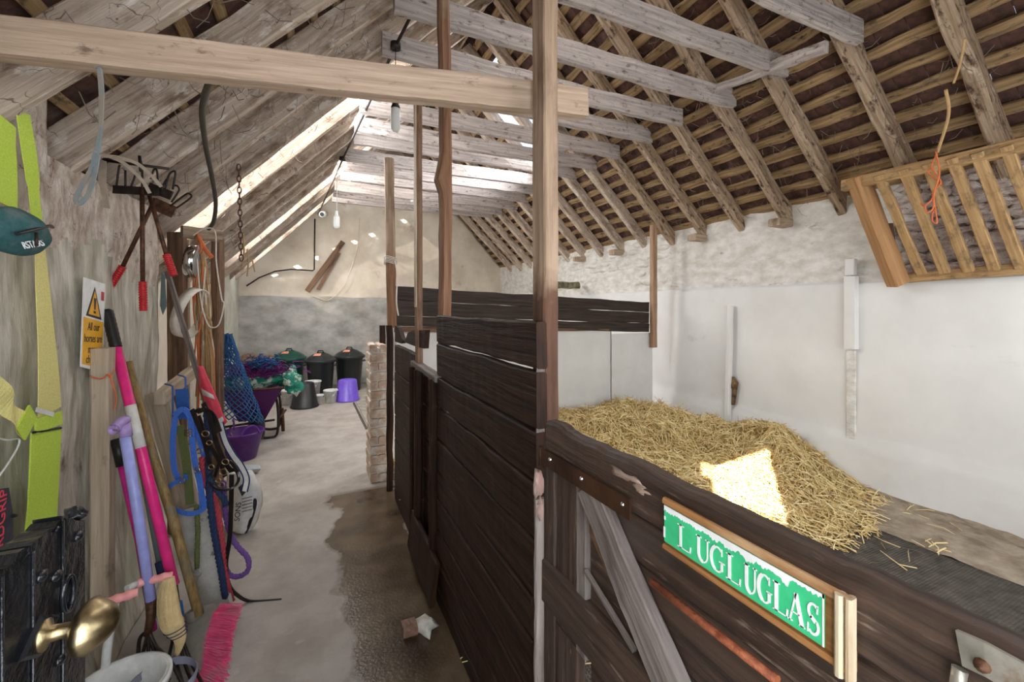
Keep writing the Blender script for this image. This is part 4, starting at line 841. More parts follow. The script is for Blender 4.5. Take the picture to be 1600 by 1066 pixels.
# ---------------------------------------------------------------- lamps and conduit
cd = MB().tube([P(680, -60, 2.40), P(655, 0, 2.62), P(618, 72, 2.94), P(575, 165, 3.75), P(535, 250, 5.1), P(497, 335, 7.6)], .011, 8)
for (a, b, d) in ((618, 72, 2.94), (535, 248, 5.05)): cd.lathe(P(a, b, d)-Vector((0, 0, .02)), [(0, 0), (.035, 0), (.035, .04), (0, .04)], 14)
cdo = cd.build('conduit', 'iron'); tag(cdo, 'dark electric conduit pipe running under the collars towards the end wall', 'pipe')
l1 = thing('pendant_lamp', 'nearer pendant lamp with clear jar glass below the tie beam', 'lamp', P(618, 207, 2.9), None)
MB().tube([P(618, 76, 2.94), P(618, 158, 2.9)], .003, 6).build('cord', 'iron', l1)
MB().lathe(P(618, 168, 2.9), [(.0, .05), (.018, .048), (.022, .02), (.031, 0), (.031, -.012), (0, -.012)], 16).build('lamp_holder', 'iron', l1)
MB().lathe(P(618, 206, 2.9), [(0, -.002), (.018, .003), (.029, .02), (.031, .05), (.031, .155), (.026, .17)], 20).build('glass', 'frost', l1)
l2 = thing('pendant_lamp', 'farther white pendant lamp on white cord before the end wall', 'lamp', P(526, 358, 5.05), None)
MB().tube([P(527, 255, 5.05), P(526, 334, 5.05)], .005, 6).build('cord', 'white_plastic', l2)
MB().lathe(P(526, 336, 5.05), [(0, .05), (.015, .048), (.018, .0), (.034, -.02), (0, -.02)], 16).build('lamp_holder', 'white_plastic', l2)
MB().lathe(P(526, 357, 5.05), [(0, -.002), (.026, .004), (.036, .03), (.034, .12), (.03, .14)], 20).build('glass', 'frost', l2)
cm = thing('security_camera', 'small white bullet camera at the gable top near the far lamp', 'camera', P(503, 336, 7.5))
MB().tube([P(503, 335, 7.35), P(508, 334, 7.6)], .05, 14).build('housing', 'white_plastic', cm)
MB().tube([P(503, 335, 7.33), P(503, 335, 7.36)], .034, 14).build('lens', 'black_plastic', cm)
# things on the end wall
def onE(px, py, off=.06): # on the skew end wall
    r = ray(px, py); s = (8.35+.248*1.25-off)/(r.y-.248*r.x); return O0+r*s
tag(MB().plank(onE(480, 455), onE(536, 378), .09, .04, wdir=(1, 0, -1), seg=8, jit=.004, seed=4).plank(onE(497, 452, .08), onE(530, 395, .08), .06, .04, wdir=(1, 0, -1), seg=8, jit=.004, seed=5).build('broken_batten', 'post'), 'two brown battens hung slantwise on the cream end wall', 'batten')
tag(MB().tube([onE(492, 342), onE(491, 421), onE(489, 423), onE(455, 421), onE(430, 424), onE(405, 434), onE(385, 447)], .012, 8).build('pipe', 'iron'), 'dark thin pipe bent down and left across the end wall', 'pipe')
tag(MB().tube(spline([onE(561, 340), onE(560, 365), onE(557, 392), onE(550, 415), onE(538, 445), onE(515, 468), onE(495, 465), onE(478, 457)]), .006, 6).build('loose_wire', 'cord_white'), 'loose pale wire drooping in a curve on the end wall', 'wire')
# bins and buckets at the end of the passage
def bin_(px, py, d, r, h, mat, lab, grp='dustbins by the end wall'):
    c = P(px, py, d); c.z = 0; t = thing('dustbin', lab, 'bin', c, grp)
    MB().lathe(c, [(0, .0), (r*.72, .0), (r*.76, .02), (r*.93, h-.05), (r*.95, h-.045), (r*1.0, h-.02), (r*1.0, h)], 32).build('body', mat, t)
    lid = MB().lathe(c+Vector((0, 0, h)), [(r*1.07, -.03), (r*1.09, 0), (r*1.04, .012), (r*1.0, .015), (r*.85, .05), (r*.45, .105), (r*.12, .125), (0, .127)], 32)
    for k in range(8):
        a = k*math.pi/4+.2; lid.tube([c+Vector((math.cos(a)*r*q, math.sin(a)*r*q, h+.13-.115*q**1.5+.004)) for q in (.15, .5, .85)], .008, 5)
    lid = lid.build('lid', mat, t); s = RT*.055
    MB().tube([c+Vector((0, 0, h+.115))-s, c+Vector((0, 0, h+.155))-s*.7, c+Vector((0, 0, h+.155))+s*.7, c+Vector((0, 0, h+.115))+s], .012, 6).build('handle', mat, lid)
    u = (-FW+UP*.7).normalized(); o_ = c-FW*r*.62+Vector((0, 0, h+.085))
    MB().poly([o_-RT*.06-u*0, o_+RT*.06, o_+RT*.05+(FW*.7+UP*.35).normalized()*.07, o_-RT*.05+(FW*.7+UP*.35).normalized()*.07], .003).build('label_patch', 'orange_label', lid)
    for sgn in (-1, 1):
        e = c+RT*sgn*r*.97+Vector((0, 0, h-.07)); MB().tube([e-FW*.05, e+RT*sgn*.035-FW*.04-UP*.02, e+RT*sgn*.035+FW*.04-UP*.02, e+FW*.05], .009, 6).build('side_handle', mat, t)
bin_(452, 600, 7.45, .255, .62, 'green_bin', 'green plastic dustbin with lid, leftmost of three by the end wall')
bin_(501, 600, 7.3, .235, .60, 'black_bin', 'scuffed black dustbin with lid, middle of the three bins')
bin_(546, 600, 7.75, .25, .62, 'black_bin', 'black dustbin with raised lid next to the brick pier')
def tub(px, pyb, d, rb, rt, h, mat, name, lab, up=True, n=32, rim=.012, bail=False, grp=None):
    c = P(px, pyb, d); c.z = 0.004; t = thing(name, lab, name.split('_')[-1], c, grp)
    if up: prof = [(0, 0), (rb, 0), (rt, h), (rt+rim, h), (rt+rim, h-.02), (rt+.004, h-.02)]; 
    else: prof = [(rt+rim, 0), (rt+rim, .02), (rt, .022), (rb+.004, h-.012), (rb-.01, h), (rb*.85, h), (rb*.8, h-.012), (0, h-.012)]
    b = MB().lathe(c, prof, n)
    if up: b.lathe(c, [(0, .01), (rb-.006, .01), (rt-.006, h), (rt, h)], n)
    b.build('body', mat, t)
    if bail: MB().tube([c+RT*math.cos(a)*rt*1.02-FW*.02+UP*(h-.01-abs(math.sin(a))*.09)-FW*math.sin(a)*rt*1.02 for a in [i*math.pi/12 for i in range(13)]], .003, 5).build('bail_handle', 'steel', t)
    return t, c
tub(476, 637, 6.45, .125, .185, .36, 'black_rubber', 'rubber_tub', 'black rubber tub upside down before the bins', up=False)
tub(543, 627, 6.9, .135, .175, .33, 'violet_tub', 'rubber_tub', 'bright violet tub standing upside down near the right-hand bin', up=False)
tub(489, 622, 6.95, .095, .115, .30, 'white_plastic', 'plastic_bucket', 'tall white bucket behind the upturned black tub', bail=True)
tub(499, 630, 6.6, .045, .055, .15, 'white_plastic', 'plastic_bucket', 'small white bucket squeezed right of the black tub', n=20)
tub(517, 629, 6.75, .085, .100, .195, 'white_plastic', 'plastic_bucket', 'low white bucket with wire handle left of the violet tub', bail=True)
tub(451, 632, 6.62, .09, .105, .22, 'white_plastic', 'plastic_bucket', 'white bucket left of the upturned black tub, partly behind wheelbarrow', bail=True)
# purple flexible tub
t, c = tub(378, 722, 4.25, .125, .19, .27, 'purple_tub', 'flexible_tub', 'purple flexible tub with two loop handles before the wheelbarrow', rim=.006)
for sg_ in (-1, 1):
    q = c+(RT*sg_*.75-FW*sg_*.55).normalized()*.19+UP*.265; s = (FW*.75+RT*.5*sg_).normalized()*.085
    MB().tube(spline([q-s, q-s*.6+UP*.06, q+UP*.085+RT*sg_*.01, q+s*.6+UP*.06, q+s]), .010, 6).build('handle', 'purple_tub', t)
MB().tube(spline([c+RT*-.05+UP*.06, c+UP*.18-FW*.1, c+UP*.30-FW*.17]), .004, 5).build('string_end', 'straw_twine', t)
# wheelbarrow
wbw = thing('wheelbarrow', 'purple wheelbarrow with tubular frame standing left in the passage', 'wheelbarrow', (-.62, 5.9, 0))
def frus(x0, x1, y0, y1, z0, a0, a1, b0, b1, z1): return [Vector(q) for q in ((x0, y0, z0), (x1, y0, z0), (x1, y1, z0), (x0, y1, z0), (a0, b0, z1), (a1, b0, z1), (a1, b1, z1), (a0, b1, z1))]
fv = frus(-.76, -.50, 5.62, 5.95, .22, -.90, -.31, 5.42, 6.15, .60)
tr = MB().add(fv, [[3, 2, 1, 0], [0, 1, 5, 4], [1, 2, 6, 5], [2, 3, 7, 6], [3, 0, 4, 7]]).build('tray', 'purple_barrow', wbw, solid=.012)
MB().tube([fv[4], fv[5], fv[6], fv[7]], .012, 8, closed=True).build('tray_rim', 'rust', wbw)
for y in (5.60, 5.98): MB().tube(spline([Vector((-.48, y, .50)), Vector((-.40, y, .47)), Vector((-.37, y, .30)), Vector((-.38, y, .05)), Vector((-.46, y, .012)), Vector((-.56, y, .03))]), .014, 8).build('leg', 'iron', wbw)
MB().tube([(-.34, 5.75, .30), (-.33, 5.80, .02)], .020, 8).tube([(-.30, 5.74, .28), (-.36, 5.60, .22)], .014, 8).build('leg', 'rust', wbw)
MB().tube([(-1.0, 5.5, .20), (-.40, 5.55, .22)], .013, 8).tube([(-1.0, 5.5, .20), (-.95, 5.5, .01)], .012, 8).tube([(-.82, 5.5, .20), (-.80, 5.5, .01)], .012, 8).tube([(-.90, 5.5, .19), (-.72, 5.5, .06)], .010, 8).build('frame', 'iron', wbw)
wh = MB().lathe((-.58, 5.55, .17), [(.10, -.045), (.15, -.05), (.17, -.02), (.17, .02), (.15, .05), (.10, .045), (.03, .03), (.03, -.03), (.10, -.045)], 24, axis=(1, .35, 0)).build('wheel', 'black_rubber', wbw)
def heap(name, c, r, mat, lab, cat, sd, amp=.3, parent=None):
    mb = MB(); mb.blob(c, r, sd, amp, 3, 4); o = mb.build(name, mat); return tag(o, lab, cat)
gb = MB().blob((-.62, 5.62, .655), (.27, .17, .09), 3, .3, 3).blob((-.72, 5.55, .70), (.16, .12, .06), 8, .35, 3)
tag(gb.build('feed_sack', 'green_bag'), 'crumpled green plastic sack filling the wheelbarrow tray', 'sack')
tag(MB().blob((-.24, 5.55, .66), (.11, .10, .13), 5, .35, 3).blob((-.20, 5.52, .58), (.08, .06, .09), 7, .35, 3).build('feed_sack', 'green_bag'), 'green and white printed sack hanging over the wheelbarrow edge', 'sack')
nt_ = MB(); rn = random.Random(8)
for i in range(300):
    cx, cy, cz = rn.gauss(-.58, .13), rn.gauss(5.55, .06), .76+rn.random()*.09; pts = []
    for k in range(6): cx += rn.uniform(-.06, .06); cz = min(.88, max(.70, cz+rn.uniform(-.03, .03))); cy += rn.uniform(-.03, .03); pts.append((cx, cy, cz))
    nt_.tube(spline(pts, 3), .0055, 4)
nt_.blob((-.58, 5.60, .745), (.20, .10, .05), 2, .3, 3)
tag(nt_.build('hay_net', 'purple_twine'), 'heap of purple knotted haynets on top of the wheelbarrow load', 'haynet')
nt2 = MB()
for i in range(150):
    cx, cy, cz = rn.gauss(-.50, .05), rn.gauss(5.50, .04), .84+rn.random()*.06; pts = []
    for k in range(6): cx += rn.uniform(-.05, .05); cz += rn.uniform(-.025, .025); cy += rn.uniform(-.03, .03); pts.append((cx, cy, cz))
    nt2.tube(spline(pts, 3), .0055, 4)
nt2.blob((-.50, 5.55, .84), (.08, .06, .035), 4, .3, 3)
tag(nt2.build('hay_net', 'net_blue'), 'small teal haynet bundled on top of the purple nets', 'haynet')
tag(MB().tube([P(426, 600, 4.9), P(426, 588, 4.9)], .016, 12).tube([P(426, 588, 4.9), P(426, 584, 4.9)], .018, 12).build('spray_bottle', 'mauve'), 'small lilac-capped bottle standing in the wheelbarrow', 'bottle')
tag(MB().blob(onE(398, 566, .35), (.25, .10, .12), 3, .3, 3).build('brown_sack', mk('brown_cloth', (0.16, 0.09, 0.06), (0.34, 0.22, 0.15), (20, 20, 20), .9, bump=.5)), 'brown crumpled sack against the end wall left of the green bin', 'sack')
# blue haynet hanging left
hn = MB(); topc = P(354, 522, 4.35)
def net(u, v):
    z = topc.z-v*(topc.z-.34); rx = .04+.27*v**1.05; a = (u-.5)*math.pi*1.15
    return Vector((topc.x+.01+.27*v*.36+math.sin(a)*rx*.72+.012*nz(u*9, v*9, 1), topc.y-math.cos(a)*rx*.45+.02*nz(u*5, v*7, 4), z+.05*v*math.sin(u*5)))
NU, NV = 12, 15
for i in range(NU):
    for s_ in (1, -1):
        pts = []
        for j in range(NV*2+1):
            u = (i+s_*j*.5)/NU; u = u % 1.0
            if pts and abs(u-last) > .4:
                if len(pts) > 1: hn.tube(pts, .0062, 4)
                pts = []
            pts.append(net(u, j/(NV*2))); last = u
        if len(pts) > 1: hn.tube(pts, .0062, 4)
for i in range(16): hn.tube(spline([topc+Vector((rn.uniform(-.05, .03), 0, rn.uniform(-.3, .02))), topc+Vector((rn.uniform(-.08, .05), -.04, rn.uniform(-.3, .05))), topc+Vector((rn.uniform(-.05, .08), 0, rn.uniform(-.4, .02)))], 4), .005, 4)
tag(hn.build('hay_net', 'net_blue'), 'blue diamond-mesh haynet hanging in front of the wheelbarrow', 'haynet')
# loose bricks beside the partition foot
tag(MB().plank(onZ(628, 985, .02), onZ(650, 978, .02), .05, .09, wdir=(0, 0, 1), seg=4, jit=.006, ch=.25, seed=2).build('loose_brick', mk('wet_brick', (0.16, 0.08, 0.05), (0.30, 0.17, 0.11), (20, 20, 20), .4, bump=.5)), 'dark wet half brick set in the wet floor by the tall panel', 'brick')
tag(MB().blob(onZ(664, 978, .015), (.045, .06, .03), 6, .35, 2).build('rubble_lump', 'lime_mortar'), 'pale lump of rubble beside the wet half brick', 'rubble')

# gutter joint and slab edge in the floor before the pier
MB().poly([onZ(551, 630, .004), onZ(554, 629, .004), onZ(590, 700, .004), onZ(586, 702, .004)], .004, (0, 0, 1)).build('trim_2', mk('dark_floor_joint', (0.05, 0.04, 0.03), (0.10, 0.08, 0.06), (20, 20, 20), .9), kind='structure')
MB().poly([onZ(556, 629, .0), onZ(578, 617, .0), onZ(600, 640, .0), onZ(598, 704, .0), onZ(592, 700, .0)], .014, (0, 0, 1)).build('trim_3', mk('worn_gutter_slab', (0.24, 0.21, 0.17), (0.42, 0.38, 0.32), (9, 9, 9), .8, bump=.6), kind='structure')
# ---------------------------------------------------------------- the left wall and its tack
XW = -.80
def L(px, py, d): return P(px, py, d)
# black entrance door leaf, opened against the passage
XB = -.39
dr = thing('entrance_door', 'glossy black boarded half door with brass knob, bottom left corner', 'door', (XB-.02, .95, 0))
tops = [(-230, 1010, 1000), (-100, 930, 985), (0, 869, 835), (48, 834, 797), (95, 789, 786), (131, 800, 800)]
cols = [(-230, -100, 1010, 951), (-98, -1, 950, 893), (0, 47, 890, 856), (49, 94, 852, 812), (96, 133, 806, 812)]
for i, (pa, pb, ya_, yb_) in enumerate(cols):
    a, b = onX(pa, ya_, XB), onX(pb, yb_, XB); m = (a+b)/2; pts = [Vector((XB, a.y, .03)), Vector((XB, b.y, .03)), b]
    rr = random.Random(i)
    for q in (.8, .6, .4, .2): p = b.lerp(a, q if False else 1-q); pts.append(p+Vector((0, 0, rr.uniform(-.006, .006))))
    pts.append(a); MB().poly(pts, .036, (-1, 0, 0)).build('board', 'black_paint', dr)
    if i: MB().tube([Vector((XB+.002, a.y, .03)), Vector((XB+.002, a.y, a.z-.01))], .0022, 6).build('bead', 'black_paint', dr)
MB().blob(onX(114, 806, XB-.018), (.018, .020, .016), 4, .3, 3).blob(onX(72, 828, XB-.018), (.017, .03, .008), 6, .3, 3).blob(onX(22, 870, XB-.018), (.017, .04, .007), 7, .3, 3).build('worn_top_edge', 'black_paint', dr)
kb = onX(56, 996, XB)
kn = MB().lathe(kb, [(0, .0), (.034, .0), (.036, .004), (.030, .009), (.012, .010)], 4, axis=(1, 0, 0), smooth=False, sx=1.5, sy=.9).build('back_plate', 'black_paint', dr)
kn = MB().lathe(kb, [(.022, .008), (.023, .012), (.012, .016), (.0105, .04), (.012, .048), (.014, .05)], 24, axis=(1, 0, 0)).build('knob_stem', 'brass', dr)
kd = MB().lathe(kb, [(.014, .046), (.030, .050), (.041, .060), (.0415, .068), (.028, .088), (.012, .100), (0, .101)], 12, axis=(1, -.05, 0), smooth=True, sx=1.12, sy=.95).build('knob', 'brass', dr)
MB().tube([onX(107, 928, XB+.003)+Vector((0, math.cos(a)*.019, math.sin(a)*.030)) for a in [i*math.pi/9 for i in range(18)]], .004, 6, closed=True).build('keyhole_ring', 'black_paint', dr)
for (a, b) in ((66, 900), (123, 838), (88, 900), (52, 1015), (95, 1030)):
    MB().lathe(onX(a, b, XB), [(.009, 0), (.008, .004), (0, .006)], 12, axis=(1, 0, 0), sy=1.0, sx=1.4).build('stud', 'black_paint', dr)
# hi-vis harness on the wall
hv = thing('hi_vis_harness', 'lime and faded yellow webbing harness hanging at far left of wall', 'harness', onX(65, 830, XW+.03))
def wpts(lst, X): return [onX(a, b, X+.006*nz(i*.7, 0, 0)) for i, (a, b) in enumerate(lst)]
MB().ribbon(spline(wpts([(36, 176), (42, 215), (50, 270), (56, 330), (60, 360)], XW+.03), 5), [.070]*12+[.055]*9, (0, 1, 0), .002).build('upper_strap', 'hivis', hv)
MB().ribbon(spline(wpts([(62, 380), (66, 440), (72, 520), (76, 580), (78, 645)], XW+.03), 5), [.050+.0042*i for i in range(21)], (0, 1, 0), .002).build('faded_strap', 'faded_yellow', hv)
MB().ribbon(spline(wpts([(-14, 590), (2, 612), (12, 636), (30, 655), (46, 672)], XW+.035), 5), .060, (0, .7, -.4), .002).build('side_strap', 'faded_yellow', hv)
MB().ribbon(wpts([(36, 650), (48, 670)], XW+.038), .085, (0, .7, -.3), .005).build('strap_slide', 'hivis', hv)
MB().ribbon(wpts([(76, 648), (77, 670)], XW+.038), .145, (0, 1, 0), .006).build('strap_slide', 'hivis', hv)
MB().ribbon(spline(wpts([(73, 672), (71, 720), (68, 780), (64, 836)], XW+.035), 5), .165, (0, 1, 0), .004).build('lower_panel', 'hivis', hv)
MB().ribbon(wpts([(56, 640), (84, 648)], XW+.042), .014, (0, 0, 1), .001).build('care_label', 'white_plastic', hv)
MB().tube([onX(52, 676, XW+.04), onX(95, 669, XW+.04)], .004, 6).build('bar', 'black_plastic', hv)
h2 = tag(MB().ribbon(spline(wpts([(10, 188), (9, 225), (12, 270), (12, 322)], XW+.03), 5), .08, (0, 1, 0), .003).build('hi_vis_strap', 'hivis'), 'short green hi-vis strap at left picture edge above the teal pouch', 'strap')
hc = thing('zip_pouch', 'dark teal zipped pouch with white lettering hanging at left edge', 'pouch', onX(30, 400, XW+.06))
pc = onX(22, 362, XW+.085)
MB().blob(pc, (.055, .115, .062), 2, .08, 4).build('body', 'teal_cloth', hc)
MB().tube(spline([pc+Vector((.050, -.10, -.018)), pc+Vector((.056, -.03, .006)), pc+Vector((.052, .04, .026)), pc+Vector((.036, .095, .03))]), .0045, 8).build('zip', 'black_plastic', hc)
MB().tube([pc+Vector((.060, -.04, -.005)), pc+Vector((.062, -.045, -.04))], .004, 8).build('zip_pull', 'iron', hc)
text3d('lettering', 'RSTAIRS', pc+Vector((.053, -.075, -.052)), Vector((0, .97, .22)), Vector((-.35, -.1, .93)), .026, 'sign_white', hc)
wi = MB().tube(spline([onX(-15, 682, XW+.03), onX(12, 688, XW+.03), onX(29, 686, XW+.03), onX(28, 698, XW+.03), onX(14, 722, XW+.03), onX(-2, 745, XW+.03)]), .0028, 6)
tag(wi.build('wire_hanger', 'white_plastic'), 'bent white wire hanger at the left edge beside the harness', 'hanger')
bg_ = thing('tool_bag', 'charcoal cloth bag with red vertical lettering at bottom left edge', 'bag', onX(5, 900, XW+.06))
MB().poly([onX(a, b, XW+.07) for a, b in ((-60, 775), (14, 762), (20, 800), (22, 900), (-60, 930))], .05, (-1, 0, 0)).build('body', 'char_cloth', bg_)
text3d('lettering', 'ARDGRIP', onX(3, 872, XW+.075), (0, .12, .99), (0, -.99, .12), .042, 'coral', bg_)
MB().tube([onX(20, 806, XW+.078), onX(25, 806, XW+.078)], .005, 6).build('toggle', 'black_plastic', bg_)
# warning sign
ws = thing('warning_sign', 'white and yellow horse warning sign tilted on the left plaster wall', 'sign', onX(140, 575, XW))
tl, tr_, bl, br = onX(130, 433, XW+.012), onX(164, 444, XW+.012), onX(124.5, 573, XW+.012), onX(160, 582, XW+.012)
def S(u, v, o=0): p = (tl*(1-u)+tr_*u)*(1-v)+(bl*(1-u)+br*u)*v; return p+Vector((o, 0, 0))
def spoly(uv, o, mat, nm, par): return MB().poly([S(u, v, o) for u, v in uv], .0008, (1, 0, 0)).build(nm, mat, par)
spoly([(0, 0), (1, 0), (1, 1), (0, 1)], 0, 'sign_white', 'plate', ws)
spoly([(.06, .44), (.95, .44), (.95, .965), (.06, .965)], .001, 'sign_yellow', 'yellow_field', ws)
spoly([(.50, .07), (.86, .42), (.16, .42)], .001, 'ink', 'triangle_border', ws); spoly([(.50, .12), (.76, .395), (.25, .395)], .002, 'sign_yellow', 'triangle', ws)
spoly([(.45, .20), (.56, .20), (.53, .33), (.485, .33)], .003, 'ink', 'exclamation_mark', ws); spoly([(.46, .345), (.55, .345), (.55, .372), (.46, .372)], .003, 'ink', 'exclamation_mark', ws)
spoly([(.80, .10), (.94, .10), (.94, .20), (.80, .20)], .002, 'sign_red', 'red_mark', ws)
xd = (tr_-tl).normalized(); yd = (tl-bl).normalized()
for s_, v_, sz in (('All our', .565, .036), ('horses are', .695, .036), ('mean,', .815, .036), ('ch', .94, .036)):
    o_ = S(.50 if s_ != 'ch' else .3, v_, .0025); text3d('lettering', s_, o_, xd*.98, yd*1.25, sz, 'ink', ws, ext=.0003, align='CENTER')
# standing timber at the sign
ps = MB().plank((-.762, 2.235, 0), (-.762, 2.235, 1.337), .058, .075, wdir=(1, 0, 0), seg=20, jit=.0025, ch=.12, seed=8).build('timber_post', 'plank_pale')
tag(ps, 'short sawn timber upright standing in front of the warning sign', 'post')
tag(MB().tube(spline([L(140, 588, 1.66), L(158, 592, 1.66), L(170, 585, 1.66), L(176, 600, 1.66), L(182, 622, 1.68), L(179, 640, 1.68)]), .0028, 5).tube(spline([L(168, 584, 1.66), L(172, 590, 1.655), L(178, 578, 1.66)]), .002, 5).build('twine', 'orange_twine'), 'orange twine tied round the short upright by the sign', 'twine')
# hung rakes: three with red grips
def rake(name, lab, top, mid, end, headc, hd, tines, d, gd=.0145):
    t = thing(name, lab, 'rake', L(end[0], end[1], d), 'red-handled rakes hung on the left wall')
    MB().tube([L(*top, d+.02), L(*mid, d)], .0085, 10).build('shaft', 'rust', t)
    a, b = L(*mid, d), L(*end, d); g = MB(); n = 46
    g.tube([a.lerp(b, i/n) for i in range(n+1)], lambda q: gd*(1+.10*math.sin(q*n*.5*math.pi))*(.75 if q < .02 or q > .985 else 1), 12)
    g.build('grip', 'red_grip', t)
    h = MB().ribbon([L(*headc[0], d+.01), L(*headc[1], d+.03)], headc[2], hd, .008).build('head_bar', 'rust' if headc[2] > .05 else 'iron', t)
    for pts in tines: MB().tube(spline([L(x, y, d+.02) for x, y in pts], 5), .0042, 6).build('tine', 'iron', t)
rake('hand_rake', 'middle red-gripped rake with wide dark bar hanging straight down', (222, 296), (223, 440), (224, 486), ((177, 296), (248, 300), .035), UP, [[(182, 292), (186, 262), (188, 258)], [(196, 292), (196, 266)], [(205, 292), (210, 278), (213, 268)], [(222, 295), (222, 262), (218, 244)]], 1.86)
rake('hand_rake', 'left-slanting red-gripped rake crossing behind the middle one', (243, 310), (192, 416), (170, 452), ((240, 318), (272, 332), .055), UP, [[(266, 322), (290, 304), (296, 303), (298, 309), (276, 325)], [(268, 316), (276, 304), (280, 296), (276, 290), (270, 291)]], 1.93)
rake('hand_rake', 'right-slanting rake with bright red grip over loop tines', (232, 300), (260, 398), (272, 431), ((232, 292), (268, 306), .040), UP, [[(258, 296), (264, 274), (270, 268), (274, 270), (270, 296)], [(252, 298), (258, 284), (262, 280), (258, 288)], [(247, 285), (245, 266), (240, 266), (236, 280)]], 1.89)
tag(MB().tube([L(158, 250, 1.84), L(265, 264, 1.90)], .006, 8).tube([L(218, 244, 1.88), L(220, 268, 1.87)], .006, 8).build('hanging_hook', 'iron'), 'thin dark iron bar on which the red-gripped rakes hang', 'hook')
# strap over the tie beam
sb = MB()
sb.ribbon(spline([L(147, 44, 1.035), L(146, 70, 1.03), L(149, 102, 1.035), L(154, 106, 1.04)], 5), .008, RT, .003).ribbon(spline([L(154, 44, 1.035), L(154, 75, 1.03), L(156, 104, 1.035)], 5), .008, RT, .003)
sb.ribbon(spline([L(155, 104, 1.04), L(158, 145, 1.05), L(158, 190, 1.06), L(153, 238, 1.08)], 6), .009, RT, .004).ribbon(spline([L(157, 104, 1.045), L(160, 150, 1.05), L(157, 200, 1.06), L(151, 236, 1.08)], 6), .008, RT, .003)
sb.ribbon(spline([L(150, 238, 1.08), L(144, 262, 1.08), L(128, 290, 1.08), L(118, 312, 1.08), L(126, 317, 1.08), L(140, 300, 1.08), L(148, 270, 1.08), L(153, 242, 1.08)], 5), .012, RT, .003)
tag(sb.build('hanging_strap', 'blue_strap'), 'faded blue strap looped over the tie beam, hanging in a long loop', 'strap')
sb = MB().ribbon(spline([L(150, 241, 1.5), L(170, 244, 1.6), L(195, 256, 1.7), L(222, 282, 1.8), L(234, 302, 1.84)], 6), .013, RT+UP, .004).ribbon(spline([L(152, 243, 1.5), L(185, 246, 1.65), L(215, 256, 1.72), L(238, 276, 1.8), L(252, 292, 1.84)], 6), .013, RT+UP, .004).ribbon(spline([L(160, 250, 1.75), L(160, 290, 1.8), L(166, 325, 1.84)], 5), .03, RT, .003)
tag(sb.build('cotton_band', 'cotton_strap'), 'old cotton webbing draped across the rake heads', 'strap')
tag(MB().tube(spline([L(330, 124, 1.5), L(320, 150, 1.7), L(316, 180, 1.9), L(321, 225, 2.2), L(330, 270, 2.5), L(337, 315, 2.75), L(334, 345, 2.85), L(326, 358, 2.9)], 8), .0125, 10).build('hose', 'hose'), 'dark bent hose hanging from the tie beam to the post frame', 'hose')
# post frame at the end of the thick wall
tag(MB().plank(L(277, 364, 2.86), Vector((L(277, 364, 2.86).x, L(277, 364, 2.86).y, 0)), .10, .07, wdir=RT, seg=24, jit=.004, ch=.2, seed=11).build('timber_post', 'post'), 'old brown post at the end of the thick plaster wall', 'post')
tag(MB().plank(L(340, 372, 3.05), Vector((L(340, 372, 3.05).x, L(340, 372, 3.05).y, 0)), .058, .07, wdir=RT, seg=24, jit=.003, ch=.15, seed=12).build('timber_post', 'post'), 'slim brown post between hanging twine and blue haynet', 'post')
tag(MB().plank(L(284, 362, 2.80), L(346, 369, 2.98), .075, .05, wdir=UP, seg=8, jit=.004, ch=.12, seed=13).build('cross_rail', 'post_pale'), 'short horizontal rail joining the two old posts above the twine', 'rail')
tag(MB().plank(L(293, 375, 2.9), L(292, 640, 2.9), .03, .02, wdir=RT, seg=10, jit=.004, seed=15).build('white_cleat', 'plank_pale'), 'pale split cleat nailed beside the old brown post', 'batten')
# chain
ch_ = MB()
for k in range(17):
    c = P(373+.25*k, 262+k*8.8, 2.88); a = Vector((0, 1, 0)) if k % 2 else Vector((1, 0, 0)); pts = [c+a*(math.cos(q)*.011)+UP*(math.sin(q)*.024) for q in [i*math.pi/6 for i in range(12)]]
    ch_.tube(pts, .0038, 6, closed=True)
tag(ch_.build('chain', 'rust'), 'rusty link chain hanging from a left rafter', 'chain')
tag(MB().tube(spline([P(380, 365, 2.95), P(381, 395, 2.95), P(378, 420, 2.95)]), .006, 5).tube(spline([P(386, 390, 2.95), P(388, 410, 2.95), P(386, 432, 2.95)]), .005, 5).tube(spline([P(393, 400, 2.95), P(398, 425, 2.95)]), .004, 5).build('twine', 'straw_twine'), 'brown twine ends hanging next to the rusty chain', 'twine')
# headlamp, hoop, twine bundle
hl = thing('lantern', 'round chromed lamp head hung on the post frame', 'lamp', P(300, 436, 2.76))
VV = (P(297, 408, 1)-O0).normalized(); RP = VV.cross(UP).normalized()
ax = (RP*.95-VV*.26-UP*.10).normalized(); c = P(297, 408, 2.76)
MB().lathe(c, [(0, -.02), (.06, -.02), (.102, -.012), (.108, .0), (.108, .04), (.098, .045)], 32, axis=ax, sx=1).build('rim', 'steel', hl)
MB().lathe(c, [(.098, .045), (.05, .052), (0, .054)], 32, axis=ax).build('lens', 'frost', hl)
hp = thing('feed_hoop', 'broad ivory plastic hoop hanging below the chromed lamp', 'hoop', P(300, 530, 2.7))
ax = (RP*.88-VV*.42-UP*.24).normalized(); c = P(299, 489, 2.7)
MB().lathe(c, [(.155, -.028), (.160, -.03), (.160, .03), (.155, .028)], 40, axis=ax).build('band', 'ivory', hp)
MB().lathe(c, [(.155, -.028), (.155, .028)], 40, axis=ax).build('inner_band', 'ivory', hp)
tb_ = thing('twine_bundle', 'thick bundle of orange and straw twine hanging between the two posts', 'twine', P(325, 640, 2.85))
rn = random.Random(31)
